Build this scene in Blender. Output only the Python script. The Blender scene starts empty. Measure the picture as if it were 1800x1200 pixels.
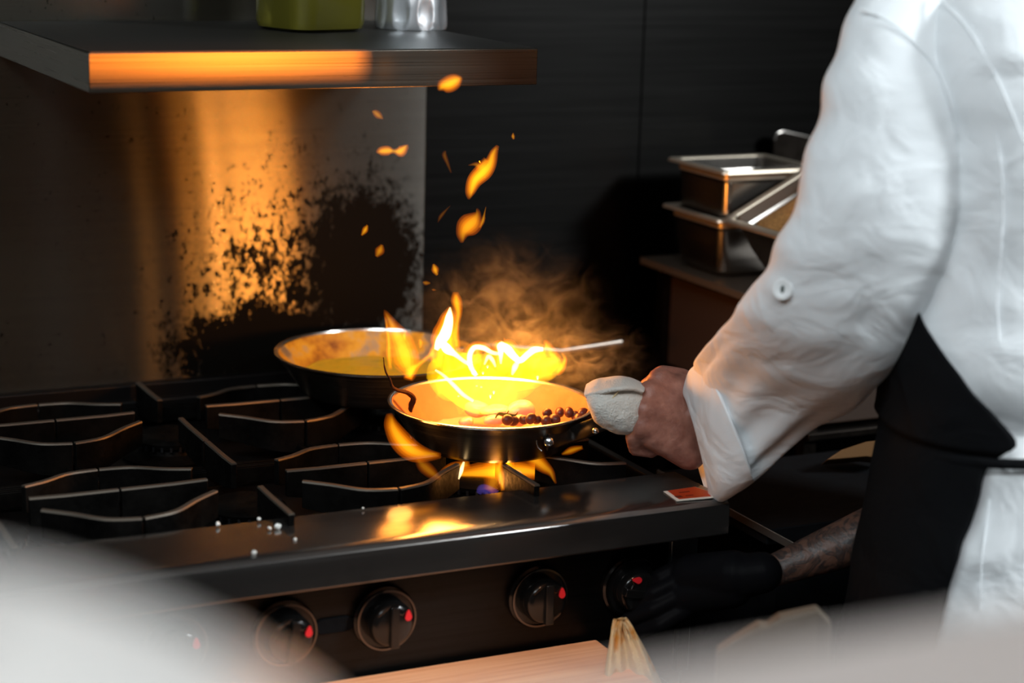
import bpy, bmesh, math, random
from mathutils import Vector, Matrix, noise
random.seed(7)
sc = bpy.context.scene
COL = sc.collection
# ------------------------------------------------------------ camera
FPX = 3440.0
YAW, PITCH, ROLL = math.radians(26.2), math.radians(12.9), math.radians(1.6)
CAM = Vector((0, 0, 1.61))
FW = Vector((math.sin(YAW)*math.cos(PITCH), math.cos(YAW)*math.cos(PITCH), -math.sin(PITCH)))
_r0 = Vector((math.cos(YAW), -math.sin(YAW), 0)); _u0 = _r0.cross(FW)
RT = math.cos(ROLL)*_r0 + math.sin(ROLL)*_u0
UP = RT.cross(FW)
cd = bpy.data.cameras.new('camera'); cam = bpy.data.objects.new('camera', cd); COL.objects.link(cam)
cd.sensor_width = 36; cd.lens = 36*FPX/1800; cd.clip_start = .02
cam.matrix_world = Matrix(((RT.x, UP.x, -FW.x, CAM.x), (RT.y, UP.y, -FW.y, CAM.y), (RT.z, UP.z, -FW.z, CAM.z), (0, 0, 0, 1)))
cd.dof.use_dof = True; cd.dof.focus_distance = 2.37; cd.dof.aperture_fstop = 2.4
sc.camera = cam
# ------------------------------------------------------------ world, lamps, exposure
w = bpy.data.worlds.new('world'); sc.world = w; w.use_nodes = True
w.node_tree.nodes['Background'].inputs[0].default_value = (.55, .75, .85, 1)
w.node_tree.nodes['Background'].inputs[1].default_value = .0
sc.view_settings.view_transform = 'Standard'; sc.view_settings.look = 'None'
sc.view_settings.exposure = 0; sc.view_settings.gamma = 1; sc.view_settings.use_curve_mapping = False
sc.cycles.use_denoising = True
sc.cycles.max_bounces = 8; sc.cycles.volume_bounces = 0; sc.cycles.transparent_max_bounces = 24
sc.cycles.sample_clamp_indirect = 6
sc.cycles.volume_step_rate = 2; sc.cycles.volume_max_steps = 128


def ray(x, y): return FW + RT*((x-900)/FPX) - UP*((y-600)/FPX)
def atd(x, y, d): return CAM + ray(x, y)*d
def onz(x, y, z): r = ray(x, y); return CAM + r*((z-CAM.z)/r.z)
def ony(x, y, Y): r = ray(x, y); return CAM + r*((Y-CAM.y)/r.y)
def onx(x, y, X): r = ray(x, y); return CAM + r*((X-CAM.x)/r.x)
def pix(P):
    d = P-CAM; z = d.dot(FW); return (900+FPX*d.dot(RT)/z, 600-FPX*d.dot(UP)/z)


def area(name, loc, target, sx, sy, power, col):
    l = bpy.data.lights.new(name, 'AREA'); l.shape = 'RECTANGLE'; l.size = sx; l.size_y = sy
    l.energy = power; l.color = col
    o = bpy.data.objects.new(name, l); COL.objects.link(o); o.location = loc
    o.rotation_euler = (Vector(target)-Vector(loc)).to_track_quat('-Z', 'Y').to_euler()
    return o


area('ceiling_lamp_right', (2.90, -.1, 2.62), (1.35, 1.8, 1.1), .45, .45, 74, (.90, .97, 1.0))
area('pass_lamp', (-.1, .15, 2.3), (.05, .38, 1.4), .5, .2, 4, (1, .98, .96))
area('ceiling_lamp_left', (-.75, .75, 2.72), (.9, 1.6, 1.0), 1.2, .35, 21, (.84, .95, 1.0))
_f = area('added_chef_fill', (.42, .30, 2.45), (1.34, 1.72, 1.08), .6, .25, 1.5, (.90, .96, 1.0)); _f.data.spread = math.radians(62)  # unseen fill light, added to brighten the chef
_l2 = bpy.data.lights.new('added_ledge_spot', 'SPOT'); _l2.energy = 34; _l2.color = (1.0, .55, .30); _l2.spot_size = math.radians(19); _l2.spot_blend = .6; _l2.shadow_soft_size = .04  # unseen warm spot, added to brighten the ledge below the knobs
_o2 = bpy.data.objects.new('added_ledge_spot', _l2); COL.objects.link(_o2); _o2.location = (.62, .85, 2.4)
_o2.rotation_euler = (Vector((.86, 1.74, .75))-_o2.location).to_track_quat('-Z', 'Y').to_euler()

_l = bpy.data.lights.new('added_shelf_spot', 'SPOT'); _l.energy = 210; _l.color = (1.0, .25, .02); _l.spot_size = math.radians(24); _l.spot_blend = .2; _l.shadow_soft_size = .003  # unseen warm spot, added to light the shelf front orange
hl = bpy.data.objects.new('added_shelf_spot', _l); COL.objects.link(hl); HLP = Vector((1.20, .52, 1.62)); hl.location = HLP
hl.rotation_euler = (Vector((.70, 2.112, 1.41))-hl.location).to_track_quat('-Z', 'Y').to_euler()


def point(name, p, power, col, rad):
    l = bpy.data.lights.new(name, 'POINT'); l.energy = power; l.color = col; l.shadow_soft_size = rad
    o = bpy.data.objects.new(name, l); COL.objects.link(o); o.location = p; return o


FIRE = (1.0, .33, .045)
for k, (px, py, d, pw) in enumerate(((785, 610, 2.20, .9), (835, 625, 2.23, 1.1), (890, 625, 2.24, 1.1), (945, 628, 2.25, .8), (705, 625, 2.20, .15), (815, 688, 2.21, .05), (968, 650, 2.23, .15))):
    point('flame_light', atd(px, py, d+.2), pw, FIRE, .02)
for px, py, d, pw in ((880, 842, 2.16, .35), (705, 778, 2.11, .06)):
    point('burner_light', atd(px, py, d+.2), pw, (1.0, .38, .08), .015)

# ------------------------------------------------------------ materials
def newmat(name):
    m = bpy.data.materials.new(name); m.use_nodes = True
    return m, m.node_tree.nodes, m.node_tree.links, m.node_tree.nodes['Principled BSDF']


def P(name, col, rough=.5, metal=0., **k):
    m, n, l, b = newmat(name)
    b.inputs['Base Color'].default_value = (*col, 1); b.inputs['Roughness'].default_value = rough
    b.inputs['Metallic'].default_value = metal
    for kk, v in k.items():
        b.inputs[kk].default_value = v
    return m


def noise_node(n, l, scale, detail=4, rough=.5, vec=None, dist=0., mapscale=None):
    t = n.new('ShaderNodeTexNoise'); t.inputs['Scale'].default_value = scale
    t.inputs['Detail'].default_value = detail; t.inputs['Roughness'].default_value = rough
    t.inputs['Distortion'].default_value = dist
    g = vec or n.new('ShaderNodeNewGeometry').outputs['Position']
    if mapscale:
        mp = n.new('ShaderNodeMapping'); mp.inputs['Scale'].default_value = mapscale
        l.new(g, mp.inputs['Vector']); g = mp.outputs[0]
    l.new(g, t.inputs['Vector']); return t.outputs['Fac']


def ramp(n, l, fac, stops):
    r = n.new('ShaderNodeValToRGB'); e = r.color_ramp.elements
    while len(e) < len(stops): e.new(.5)
    for el, (p, c) in zip(e, stops):
        el.position = p; el.color = (*c, 1) if isinstance(c, tuple) else (c, c, c, 1)
    l.new(fac, r.inputs[0]); return r.outputs[0]


def math_(n, l, op, a, b=None, clamp=False):
    m = n.new('ShaderNodeMath'); m.operation = op; m.use_clamp = clamp
    for i, v in enumerate((a, b)):
        if v is None: continue
        if isinstance(v, (int, float)): m.inputs[i].default_value = v
        else: l.new(v, m.inputs[i])
    return m.outputs[0]


def mix(n, l, fac, a, b):
    m = n.new('ShaderNodeMix'); m.data_type = 'RGBA'
    l.new(fac, m.inputs['Factor'])
    for s, v in (('A', a), ('B', b)):
        i = [q for q in m.inputs if q.name == s and q.type == 'RGBA'][0]
        if isinstance(v, tuple): i.default_value = (*v, 1)
        else: l.new(v, i)
    return [q for q in m.outputs if q.type == 'RGBA'][0]


def bump(n, l, b, h, strength, dist=.002):
    u = n.new('ShaderNodeBump'); u.inputs['Strength'].default_value = strength; u.inputs['Distance'].default_value = dist
    l.new(h, u.inputs['Height']); l.new(u.outputs[0], b.inputs['Normal'])


def brushed(name, col, rough, aniso, axis, grain=(3, 3, 300), rot=0., gamp=.12, dirt=0., metal=1.):
    """brushed steel: horizontal grain, stretched highlights"""
    m, n, l, b = newmat(name)
    b.inputs['Metallic'].default_value = 1; b.inputs['Anisotropic'].default_value = aniso
    b.inputs['Anisotropic Rotation'].default_value = rot
    cx = n.new('ShaderNodeCombineXYZ')
    for i in range(3): cx.inputs[i].default_value = axis[i]
    l.new(cx.outputs[0], b.inputs['Tangent'])
    g = noise_node(n, l, 1, 3, .6, mapscale=grain)
    r = math_(n, l, 'ADD', math_(n, l, 'MULTIPLY', math_(n, l, 'SUBTRACT', g, .5), gamp*2), rough, True)
    l.new(r, b.inputs['Roughness'])
    c = ramp(n, l, g, ((.3, tuple(x*.75 for x in col)), (.7, col)))
    b.inputs['Metallic'].default_value = metal
    if dirt:
        d = noise_node(n, l, 22, 6, .65)
        c = mix(n, l, ramp(n, l, d, ((.55, 0.), (.72, dirt))), c, (.02, .015, .01))
    l.new(c, b.inputs['Base Color'])
    return m


M = {}
# splash panel: brushed steel, grease spatter and a soot patch
def splash_mat():
    m, n, l, b = newmat('splash_panel_steel')
    b.inputs['Anisotropic'].default_value = 1
    cx = n.new('ShaderNodeCombineXYZ'); cx.inputs[2].default_value = 1
    l.new(cx.outputs[0], b.inputs['Tangent']); b.inputs['Anisotropic Rotation'].default_value = 0
    pos = n.new('ShaderNodeNewGeometry').outputs['Position']
    sp = n.new('ShaderNodeSeparateXYZ'); l.new(pos, sp.inputs[0])
    X, Z = sp.outputs[0], sp.outputs[2]
    g = noise_node(n, l, 1, 3, .6, vec=pos, mapscale=(4, 4, 260))
    def blob(cx_, cz_, rx, rz):
        dx = math_(n, l, 'DIVIDE', math_(n, l, 'SUBTRACT', X, cx_), rx)
        dz = math_(n, l, 'DIVIDE', math_(n, l, 'SUBTRACT', Z, cz_), rz)
        d = math_(n, l, 'SQRT', math_(n, l, 'ADD', math_(n, l, 'MULTIPLY', dx, dx), math_(n, l, 'MULTIPLY', dz, dz)))
        return math_(n, l, 'SUBTRACT', 1, d)
    big = noise_node(n, l, 9, 8, .7, vec=pos)
    fine = noise_node(n, l, 85, 6, .75, vec=pos, mapscale=(1.2, 1, .8))
    c = ony(620, 450, 2.6)
    soot = math_(n, l, 'MAXIMUM', blob(c.x+.015, c.z-.01, .13, .17), blob(c.x-.12, .97, .22, .10))
    s1 = math_(n, l, 'ADD', soot, math_(n, l, 'MULTIPLY', math_(n, l, 'SUBTRACT', big, .5), 1.3))
    s1 = math_(n, l, 'ADD', s1, math_(n, l, 'MULTIPLY', math_(n, l, 'SUBTRACT', fine, .5), 1.5))
    sootm = ramp(n, l, s1, ((.16, 0.), (.42, 1.)))
    c2 = ony(520, 520, 2.6)
    sp_area = math_(n, l, 'MAXIMUM', blob(c2.x, c2.z, .26, .26), -.0)
    s2 = math_(n, l, 'ADD', math_(n, l, 'MULTIPLY', sp_area, .25), fine)
    spat = ramp(n, l, s2, ((.62, 0.), (.70, 1.)))
    spk = noise_node(n, l, 150, 2, .5, vec=pos)
    spk = ramp(n, l, spk, ((.70, 0.), (.74, .8)))
    dirt = math_(n, l, 'MAXIMUM', math_(n, l, 'MAXIMUM', sootm, spat), spk)
    col = ramp(n, l, g, ((.3, (.24, .235, .22)), (.7, (.29, .285, .26))))
    gl = n.new('ShaderNodeBsdfAnisotropic'); gl.inputs['Anisotropy'].default_value = .78
    l.new(cx.outputs[0], gl.inputs['Tangent']); l.new(col, gl.inputs['Color'])
    l.new(math_(n, l, 'ADD', math_(n, l, 'MULTIPLY', g, .02), .255), gl.inputs['Roughness'])
    gl.inputs['Rotation'].default_value = .25
    b.inputs['Base Color'].default_value = (.004, .003, .002, 1); b.inputs['Anisotropic'].default_value = 0
    b.inputs['Roughness'].default_value = .6; b.inputs['Specular IOR Level'].default_value = .05
    ms = n.new('ShaderNodeMixShader'); l.new(dirt, ms.inputs[0]); l.new(gl.outputs[0], ms.inputs[1]); l.new(b.outputs[0], ms.inputs[2])
    df = n.new('ShaderNodeBsdfDiffuse'); df.inputs[0].default_value = (.34, .30, .22, 1)      # thin grease film
    m2 = n.new('ShaderNodeMixShader'); l.new(math_(n, l, 'MULTIPLY', math_(n, l, 'SUBTRACT', 1, dirt), .06), m2.inputs[0])
    l.new(ms.outputs[0], m2.inputs[1]); l.new(df.outputs[0], m2.inputs[2])
    l.new(m2.outputs[0], n['Material Output'].inputs['Surface'])
    return m


M['splash'] = splash_mat()
M['wall'] = brushed('dark_wall_steel', (.011, .0105, .010), .36, .6, (0, 0, 1), (3, 3, 120), gamp=.03)
M['shelf'] = brushed('shelf_steel', (.20, .18, .15), .30, .3, (0, 0, 1), (2.5, 2.5, 500), gamp=.10)
M['rail'] = brushed('rail_steel', (.24, .225, .215), .17, .35, (1, 0, 0), (3, 160, 3), gamp=.02, dirt=.2, metal=.93)
M['railfront'] = M['rail']
M['panel'] = brushed('control_panel_steel', (.03, .03, .03), .4, .3, (0, 0, 1), (3, 3, 200), dirt=.5)
M['gn'] = brushed('pan_steel', (.40, .37, .34), .26, .2, (0, 0, 1), (3, 3, 3), gamp=.03, dirt=.12)
M['rack'] = brushed('rack_steel', (.03, .024, .020), .42, 0, (0, 0, 1), (50, 50, 50), dirt=.6)
M['steel'] = P('plain_steel', (.6, .6, .6), .25, 1)
M['pitcher'] = P('polished_steel', (.85, .87, .9), .30, .85)
M['carbon_out'] = brushed('carbon_steel_outside', (.16, .145, .125), .36, .5, (0, 0, 1), (6, 6, 500), dirt=.6)
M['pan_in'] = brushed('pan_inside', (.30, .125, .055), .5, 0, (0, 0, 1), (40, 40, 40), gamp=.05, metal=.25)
M['rim'] = P('bright_rim', (.75, .72, .68), .22, 1)
M['black'] = P('black_enamel', (.008, .008, .009), .35)
M['knob'] = P('black_knob', (.006, .006, .006), .18)
M['chrome'] = P('chrome_edge', (.14, .13, .125), .2, 1)
M['red'] = P('red_mark', (.75, .02, .03), .4)
M['floor'] = P('floor_tiles', (.03, .028, .026), .5)
M['dark'] = P('dark_paint', (.02, .02, .02), .6)


def iron():
    m, n, l, b = newmat('cast_iron')
    f = noise_node(n, l, 160, 5, .6)
    w_ = noise_node(n, l, 25, 4, .6)
    l.new(ramp(n, l, w_, ((.35, (.0018, .0016, .0015)), (.68, (.006, .0055, .005)))), b.inputs['Base Color'])
    l.new(ramp(n, l, f, ((.3, .36), (.7, .6))), b.inputs['Roughness'])
    b.inputs['Metallic'].default_value = 0; b.inputs['Specular IOR Level'].default_value = .06
    bump(n, l, b, f, .5, .001)
    return m


M['iron'] = iron()
M['iron_top'] = P('worn_iron_edge', (.15, .125, .10), .5, .7)
M['deck'] = P('burnt_deck', (.005, .004, .004), .4, .2)


def cloth(name, col, scale=900, strength=.15, rough=.9, fold=0.):
    m, n, l, b = newmat(name)
    b.inputs['Base Color'].default_value = (*col, 1); b.inputs['Roughness'].default_value = rough
    b.inputs['Sheen Weight'].default_value = .1 if col[0] > .1 else 0
    if col[0] < .1: b.inputs['Specular IOR Level'].default_value = .12
    f = noise_node(n, l, scale, 2, .5)
    if fold:
        g = noise_node(n, l, 14, 3, .5, dist=.6)
        f = math_(n, l, 'ADD', math_(n, l, 'MULTIPLY', f, .04), math_(n, l, 'MULTIPLY', g, fold))
        bump(n, l, b, f, .6, .02)
    else:
        bump(n, l, b, f, strength, .001)
    return m


M['jacket'] = cloth('white_cotton', (.86, .89, .91), fold=.8)
M['apron'] = cloth('black_apron_cloth', (.0035, .004, .005), rough=.85, fold=.7)
M['trousers'] = cloth('black_trousers', (.012, .012, .013))


def terry(name, col, patch=None):
    m, n, l, b = newmat(name)
    f = noise_node(n, l, 420, 3, .6); b.inputs['Roughness'].default_value = 1
    b.inputs['Base Color'].default_value = (*col, 1)
    b.inputs['Subsurface Weight'].default_value = .45; b.inputs['Subsurface Radius'].default_value = (.012, .012, .012)
    if patch:
        p = noise_node(n, l, 28, 3, .5)
        l.new(mix(n, l, ramp(n, l, p, ((.56, 0.), (.66, .9))), col, patch), b.inputs['Base Color'])
    bump(n, l, b, f, 1., .003)
    return m


M['terry'] = terry('white_terry', (.78, .76, .70))
M['towel'] = terry('cream_terry', (.74, .60, .36), (.62, .27, .02))


def skin():
    m, n, l, b = newmat('skin')
    f = noise_node(n, l, 60, 4, .6)
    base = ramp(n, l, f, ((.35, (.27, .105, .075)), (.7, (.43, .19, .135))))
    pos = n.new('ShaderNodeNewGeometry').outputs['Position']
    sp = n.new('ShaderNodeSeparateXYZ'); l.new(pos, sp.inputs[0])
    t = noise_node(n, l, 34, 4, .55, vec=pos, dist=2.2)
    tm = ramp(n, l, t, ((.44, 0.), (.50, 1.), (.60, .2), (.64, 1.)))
    # inked sleeve on the lower (right) forearm; shade painted in as darker skin, ink
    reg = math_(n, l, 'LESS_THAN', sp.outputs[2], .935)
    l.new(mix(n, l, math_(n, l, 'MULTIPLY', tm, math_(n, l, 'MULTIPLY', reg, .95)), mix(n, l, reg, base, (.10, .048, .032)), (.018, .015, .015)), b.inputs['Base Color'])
    b.inputs['Roughness'].default_value = .45
    b.inputs['Subsurface Weight'].default_value = .08
    b.inputs['Subsurface Radius'].default_value = (.01, .004, .002)
    g = noise_node(n, l, 75, 5, .65, dist=.5)
    bump(n, l, b, g, .5, .004)
    return m


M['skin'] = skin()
M['glove'] = P('black_nitrile', (.004, .004, .0048), .5, 0, **{'Specular IOR Level': .03})
M['hair'] = P('dark_hair', (.02, .012, .008), .6)


def oil():
    m, n, l, b = newmat('oil_filled_plastic')
    b.inputs['Base Color'].default_value = (.15, .135, .016, 1); b.inputs['Roughness'].default_value = .18
    b.inputs['Transmission Weight'].default_value = .25; b.inputs['IOR'].default_value = 1.45
    b.inputs['Coat Weight'].default_value = .4
    return m


M['oil'] = oil()
M['lid'] = P('lid_plastic', (.10, .12, .12), .4)


def sauce():
    m, n, l, b = newmat('yellow_sauce')
    f = noise_node(n, l, 24, 6, .65)
    g = noise_node(n, l, 60, 4, .6)
    l.new(ramp(n, l, f, ((.35, (.92, .60, .03)), (.55, (.80, .60, .03)), (.70, (.45, .36, .03)))), b.inputs['Base Color'])
    b.inputs['Roughness'].default_value = .22
    bump(n, l, b, g, .5, .004)
    return m


def stained():
    m, n, l, b = newmat('sauce_stained_steel')
    f = noise_node(n, l, 20, 6, .6)
    g = noise_node(n, l, 38, 5, .6)
    c = ramp(n, l, f, ((.36, (.55, .50, .42)), (.46, (.75, .48, .05)), (.58, (.55, .28, .03)), (.68, (.20, .07, .02))))
    l.new(c, b.inputs['Base Color'])
    l.new(ramp(n, l, f, ((.36, .6), (.44, 0.))), b.inputs['Metallic'])
    b.inputs['Roughness'].default_value = .35
    bump(n, l, b, g, .4, .002)
    return m


M['sauce'] = sauce(); M['stained'] = stained()
M['bean'] = P('red_bean', (.07, .022, .018), .35, 0, **{'Specular IOR Level': .3})
M['onion'] = P('onion_flesh', (.62, .40, .30), .2, 0, **{'Subsurface Weight': .4, 'Transmission Weight': .15})
M['herb'] = P('green_herb', (.10, .12, .02), .5)
M['char'] = P('charred_strip', (.020, .008, .005), .95, 0, **{'Specular IOR Level': .1})
M['rice'] = P('rice_white', (.80, .80, .76), .5)
M['spice'] = None


def spice():
    m, n, l, b = newmat('ground_spice')
    f = noise_node(n, l, 300, 5, .7); b.inputs['Roughness'].default_value = .9
    l.new(ramp(n, l, f, ((.35, (.30, .10, .02)), (.6, (.75, .36, .10)))), b.inputs['Base Color'])
    bump(n, l, b, f, 1., .004)
    return m


M['spice'] = spice()
M['sticker_red'] = P('orange_red_print', (.42, .04, .008), .4)
M['sticker_white'] = P('sticker_paper', (.72, .66, .58), .5)
M['ink'] = P('dark_ink', (.12, .01, .005), .5)
M['counter'] = P('pale_counter', (.44, .385, .36), .5)
M['bowl'] = P('white_glaze', (.62, .60, .58), .35)


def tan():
    m, n, l, b = newmat('warm_reflection_steel')  # warm glow of the steel front, put into the base colour
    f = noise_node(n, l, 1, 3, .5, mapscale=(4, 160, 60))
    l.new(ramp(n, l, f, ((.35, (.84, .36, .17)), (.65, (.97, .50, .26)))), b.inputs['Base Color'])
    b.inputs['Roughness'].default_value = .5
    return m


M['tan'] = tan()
M['paper'] = P('beige_paper', (.085, .062, .042), .8)
M['bronze'] = P('bronze_edge', (.20, .11, .045), .45, .4)


def flame_mat(name, col, k, nscale=0., lo=.42, hi=.6, base=0.):
    m = bpy.data.materials.new(name); m.use_nodes = True
    n, l = m.node_tree.nodes, m.node_tree.links; n.clear()
    out = n.new('ShaderNodeOutputMaterial'); e = n.new('ShaderNodeEmission')
    e.inputs['Color'].default_value = (*col, 1); e.inputs['Strength'].default_value = k
    if nscale:
        f = noise_node(n, l, nscale, 3, .5, dist=.8, mapscale=(1, 1, .45))
        r = ramp(n, l, f, ((lo, base), (hi, 1.)))
        l.new(math_(n, l, 'MULTIPLY', r, k), e.inputs['Strength'])
    l.new(e.outputs[0], out.inputs['Volume'])
    return m


M['fl_orange'] = flame_mat('flame_orange', (1, .27, .008), 30)
M['fl_yellow'] = flame_mat('flame_yellow', (1, .52, .004), 70, 30, .34, .60, .25)
M['fl_core'] = flame_mat('flame_core', (1, .56, .012), 75)
M['fl_white'] = flame_mat('flame_white', (1, .68, .32), 700)
M['fl_gold'] = flame_mat('flame_gold', (1, .38, .008), 60)
M['fl_faint'] = flame_mat('flame_faint', (1, .26, .015), 14)
LAY = {}
for nm, kk, gg in (('fl_orange', 30, 1.), ('fl_gold', 62, 1.12), ('fl_faint', 12, .9)):
    LAY[M[nm]] = [flame_mat(nm+'_layer', (1, g*gg, bl), kk*f_) for g, bl, f_ in ((.17, .002, .8), (.28, .004, .9), (.46, .008, 1.1), (.62, .02, 1.4))]
M['fl_blue'] = flame_mat('flame_blue', (.25, .16, 1), 18)


def smoke_mat():
    m = bpy.data.materials.new('smoke'); m.use_nodes = True
    n, l = m.node_tree.nodes, m.node_tree.links; n.clear()
    out = n.new('ShaderNodeOutputMaterial'); s = n.new('ShaderNodeVolumeScatter')
    s.inputs['Color'].default_value = (.92, .9, .88, 1); s.inputs['Anisotropy'].default_value = .1
    pos = n.new('ShaderNodeTexCoord').outputs['Object']
    f = noise_node(n, l, 16, 6, .62, vec=pos, dist=2.6)
    r = ramp(n, l, f, ((.47, 0.), (.62, .35), (.75, 1.)))
    # soft edge of the puff
    ln = n.new('ShaderNodeVectorMath'); ln.operation = 'LENGTH'
    mp = n.new('ShaderNodeMapping'); l.new(pos, mp.inputs[0]); l.new(mp.outputs[0], ln.inputs[0])
    mp.inputs['Scale'].default_value = (1, 1, 1)
    edge = math_(n, l, 'SUBTRACT', 1.08, ln.outputs['Value'], True)
    edge = math_(n, l, 'MULTIPLY', math_(n, l, 'MULTIPLY', edge, edge), 1.9)
    l.new(math_(n, l, 'MULTIPLY', math_(n, l, 'MULTIPLY', r, edge), SMOKE_D), s.inputs['Density'])
    l.new(s.outputs[0], out.inputs['Volume'])
    return m, mp


SMOKE_D = 19

# ------------------------------------------------------------ object helpers
ORG = {}


def setp(o, label=None, cat=None, group=None, kind=None):
    if label: o['label'] = label
    if cat: o['category'] = cat
    if group: o['group'] = group
    if kind: o['kind'] = kind
    return o


def thing(name, loc, label, cat, group=None):
    o = bpy.data.objects.new(name, None); COL.objects.link(o); o.empty_display_size = .02
    o.location = loc; ORG[o] = Vector(loc)
    return setp(o, label, cat, group)


def orgn(o):
    return ORG.get(o, Vector((0, 0, 0)))


class MB:
    def __init__(s): s.v = []; s.f = []; s.mi = []; s.cur = 0
    def add(s, vs, fs):
        b = len(s.v); s.v += [Vector(q) for q in vs]
        for q in fs: s.f.append([b+i for i in q]); s.mi.append(s.cur)
    def box(s, a, b, mtx=None):
        (x0, y0, z0), (x1, y1, z1) = a, b
        vs = [Vector(q) for q in ((x0, y0, z0), (x1, y0, z0), (x1, y1, z0), (x0, y1, z0), (x0, y0, z1), (x1, y0, z1), (x1, y1, z1), (x0, y1, z1))]
        if mtx: vs = [mtx @ q for q in vs]
        s.add(vs, [(0, 3, 2, 1), (4, 5, 6, 7), (0, 1, 5, 4), (1, 2, 6, 5), (2, 3, 7, 6), (3, 0, 4, 7)]); return s
    def loft(s, rings, cap=True, closed=True):
        n = len(rings[0]); b = len(s.v)
        for r in rings: s.v += [Vector(q) for q in r]
        for i in range(len(rings)-1):
            for j in range(n if closed else n-1):
                k = (j+1) % n
                s.f.append([b+i*n+j, b+i*n+k, b+(i+1)*n+k, b+(i+1)*n+j]); s.mi.append(s.cur)
        if cap:
            s.f.append([b+j for j in reversed(range(n))]); s.mi.append(s.cur)
            s.f.append([b+(len(rings)-1)*n+j for j in range(n)]); s.mi.append(s.cur)
        return s
    def lathe(s, prof, c=(0, 0, 0), n=64, cap=False, mtx=None):
        rings = []
        for r, z in prof:
            ring = [Vector((r*math.cos(2*math.pi*j/n), r*math.sin(2*math.pi*j/n), z)) for j in range(n)]
            if mtx: ring = [mtx @ q for q in ring]
            rings.append([q+Vector(c) for q in ring])
        return s.loft(rings, cap)
    def tube(s, pts, rad, n=12, flat=1., cap=True, up=None):
        pts = [Vector(p) for p in pts]
        if not isinstance(rad, (list, tuple)): rad = [rad]*len(pts)
        rings = []; prev = None
        for i, p in enumerate(pts):
            t = (pts[min(i+1, len(pts)-1)]-pts[max(i-1, 0)]).normalized()
            if prev is None:
                u = up or (Vector((0, 0, 1)) if abs(t.z) < .9 else Vector((1, 0, 0)))
            else: u = prev
            a = (u - t*u.dot(t)).normalized(); prev = a
            bb = t.cross(a)
            rings.append([p + (a*math.cos(2*math.pi*j/n) + bb*math.sin(2*math.pi*j/n)*flat)*rad[i] for j in range(n)])
        return s.loft(rings, cap)
    def ball(s, c, r, n=16, m=10, mtx=None):
        rings = []
        for i in range(m+1):
            a = -math.pi/2 + math.pi*i/m; rr = max(math.cos(a), .02)
            ring = [Vector((rr*math.cos(2*math.pi*j/n)*r[0], rr*math.sin(2*math.pi*j/n)*r[1], math.sin(a)*r[2])) for j in range(n)]
            if mtx: ring = [mtx @ q for q in ring]
            rings.append([q+Vector(c) for q in ring])
        return s.loft(rings, True)
    def cap_(s, a, b, ra, rb, n=20):
        """tapered capsule"""
        a, b = Vector(a), Vector(b); t = (b-a).normalized()
        pts = []; rad = []
        for k in range(5):
            q = math.pi/2*(1-k/4.); pts.append(a - t*ra*math.sin(q)); rad.append(max(ra*math.cos(q), ra*.08))
        for k in range(5):
            q = math.pi/2*(k/4.); pts.append(b + t*rb*math.sin(q)); rad.append(max(rb*math.cos(q), rb*.08))
        return s.tube(pts, rad, n)
    def build(s, name, mats, parent=None, smooth=True, bevel=0., seg=2, sub=0, angle=40, org=None):
        o0 = orgn(parent) if parent else (Vector(org) if org is not None else Vector((0, 0, 0)))
        me = bpy.data.meshes.new(name); me.from_pydata([tuple(q-o0) for q in s.v], [], s.f)
        mats = mats if isinstance(mats, (list, tuple)) else [mats]
        for m in mats: me.materials.append(m)
        for p, mi in zip(me.polygons, s.mi): p.material_index = mi; p.use_smooth = smooth
        me.update()
        bm = bmesh.new(); bm.from_mesh(me); bmesh.ops.recalc_face_normals(bm, faces=bm.faces); bm.to_mesh(me); bm.free()
        if smooth: me.set_sharp_from_angle(angle=math.radians(angle))
        o = bpy.data.objects.new(name, me); COL.objects.link(o)
        if parent: o.parent = parent; ORG[o] = orgn(parent)
        else: o.location = o0; ORG[o] = o0
        if bevel:
            b = o.modifiers.new('bevel', 'BEVEL'); b.width = bevel; b.segments = seg; b.limit_method = 'ANGLE'
        if sub:
            q = o.modifiers.new('subsurf', 'SUBSURF'); q.levels = sub; q.render_levels = sub
        return o


def spline(pts, k=6):
    """catmull-rom on tuples"""
    out = []; n = len(pts)
    for i in range(n-1):
        p0, p1, p2, p3 = pts[max(i-1, 0)], pts[i], pts[i+1], pts[min(i+2, n-1)]
        for j in range(k):
            t = j/k
            out.append(tuple(.5*((2*b) + (-a+c)*t + (2*a-5*b+4*c-d)*t*t + (-a+3*b-3*c+d)*t**3) for a, b, c, d in zip(p0, p1, p2, p3)))
    out.append(tuple(pts[-1])); return out


def struct(name, mb, m, label=None, **k):
    o = mb.build(name, m, **k); o['kind'] = 'structure'
    return o


def copy_tree(o, parent=None):
    c = o.copy(); COL.objects.link(c); c.parent = parent
    for ch in list(o.children): copy_tree(ch, c)
    return c

# ------------------------------------------------------------ room
YW = 2.62
struct('floor', MB().box((-2, -1.6, -.05), (3.4, 2.75, 0)), M['floor'], smooth=False)
struct('ceiling', MB().box((-2, -1.6, 2.9), (3.4, 2.75, 2.95)), P('ceiling_paint', (.5, .5, .5), .8), smooth=False)
mb = MB(); mb.box((-2, YW, 0), (1.497, YW+.1, 2.9)); mb.box((1.500, YW, 0), (3.4, YW+.1, 2.9)); mb.box((1.4, YW+.004, 0), (1.6, YW+.09, 2.9))
struct('wall_back', mb, M['wall'], smooth=False)
struct('wall_left', MB().box((-2.05, -1.6, 0), (-2, YW, 2.9)), M['dark'], smooth=False)
struct('wall_right', MB().box((3.4, -1.6, 0), (3.45, YW, 2.9)), M['dark'], smooth=False)
struct('wall_front', MB().box((-2, -1.65, 0), (3.4, -1.6, 2.9)), M['dark'], smooth=False)

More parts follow.
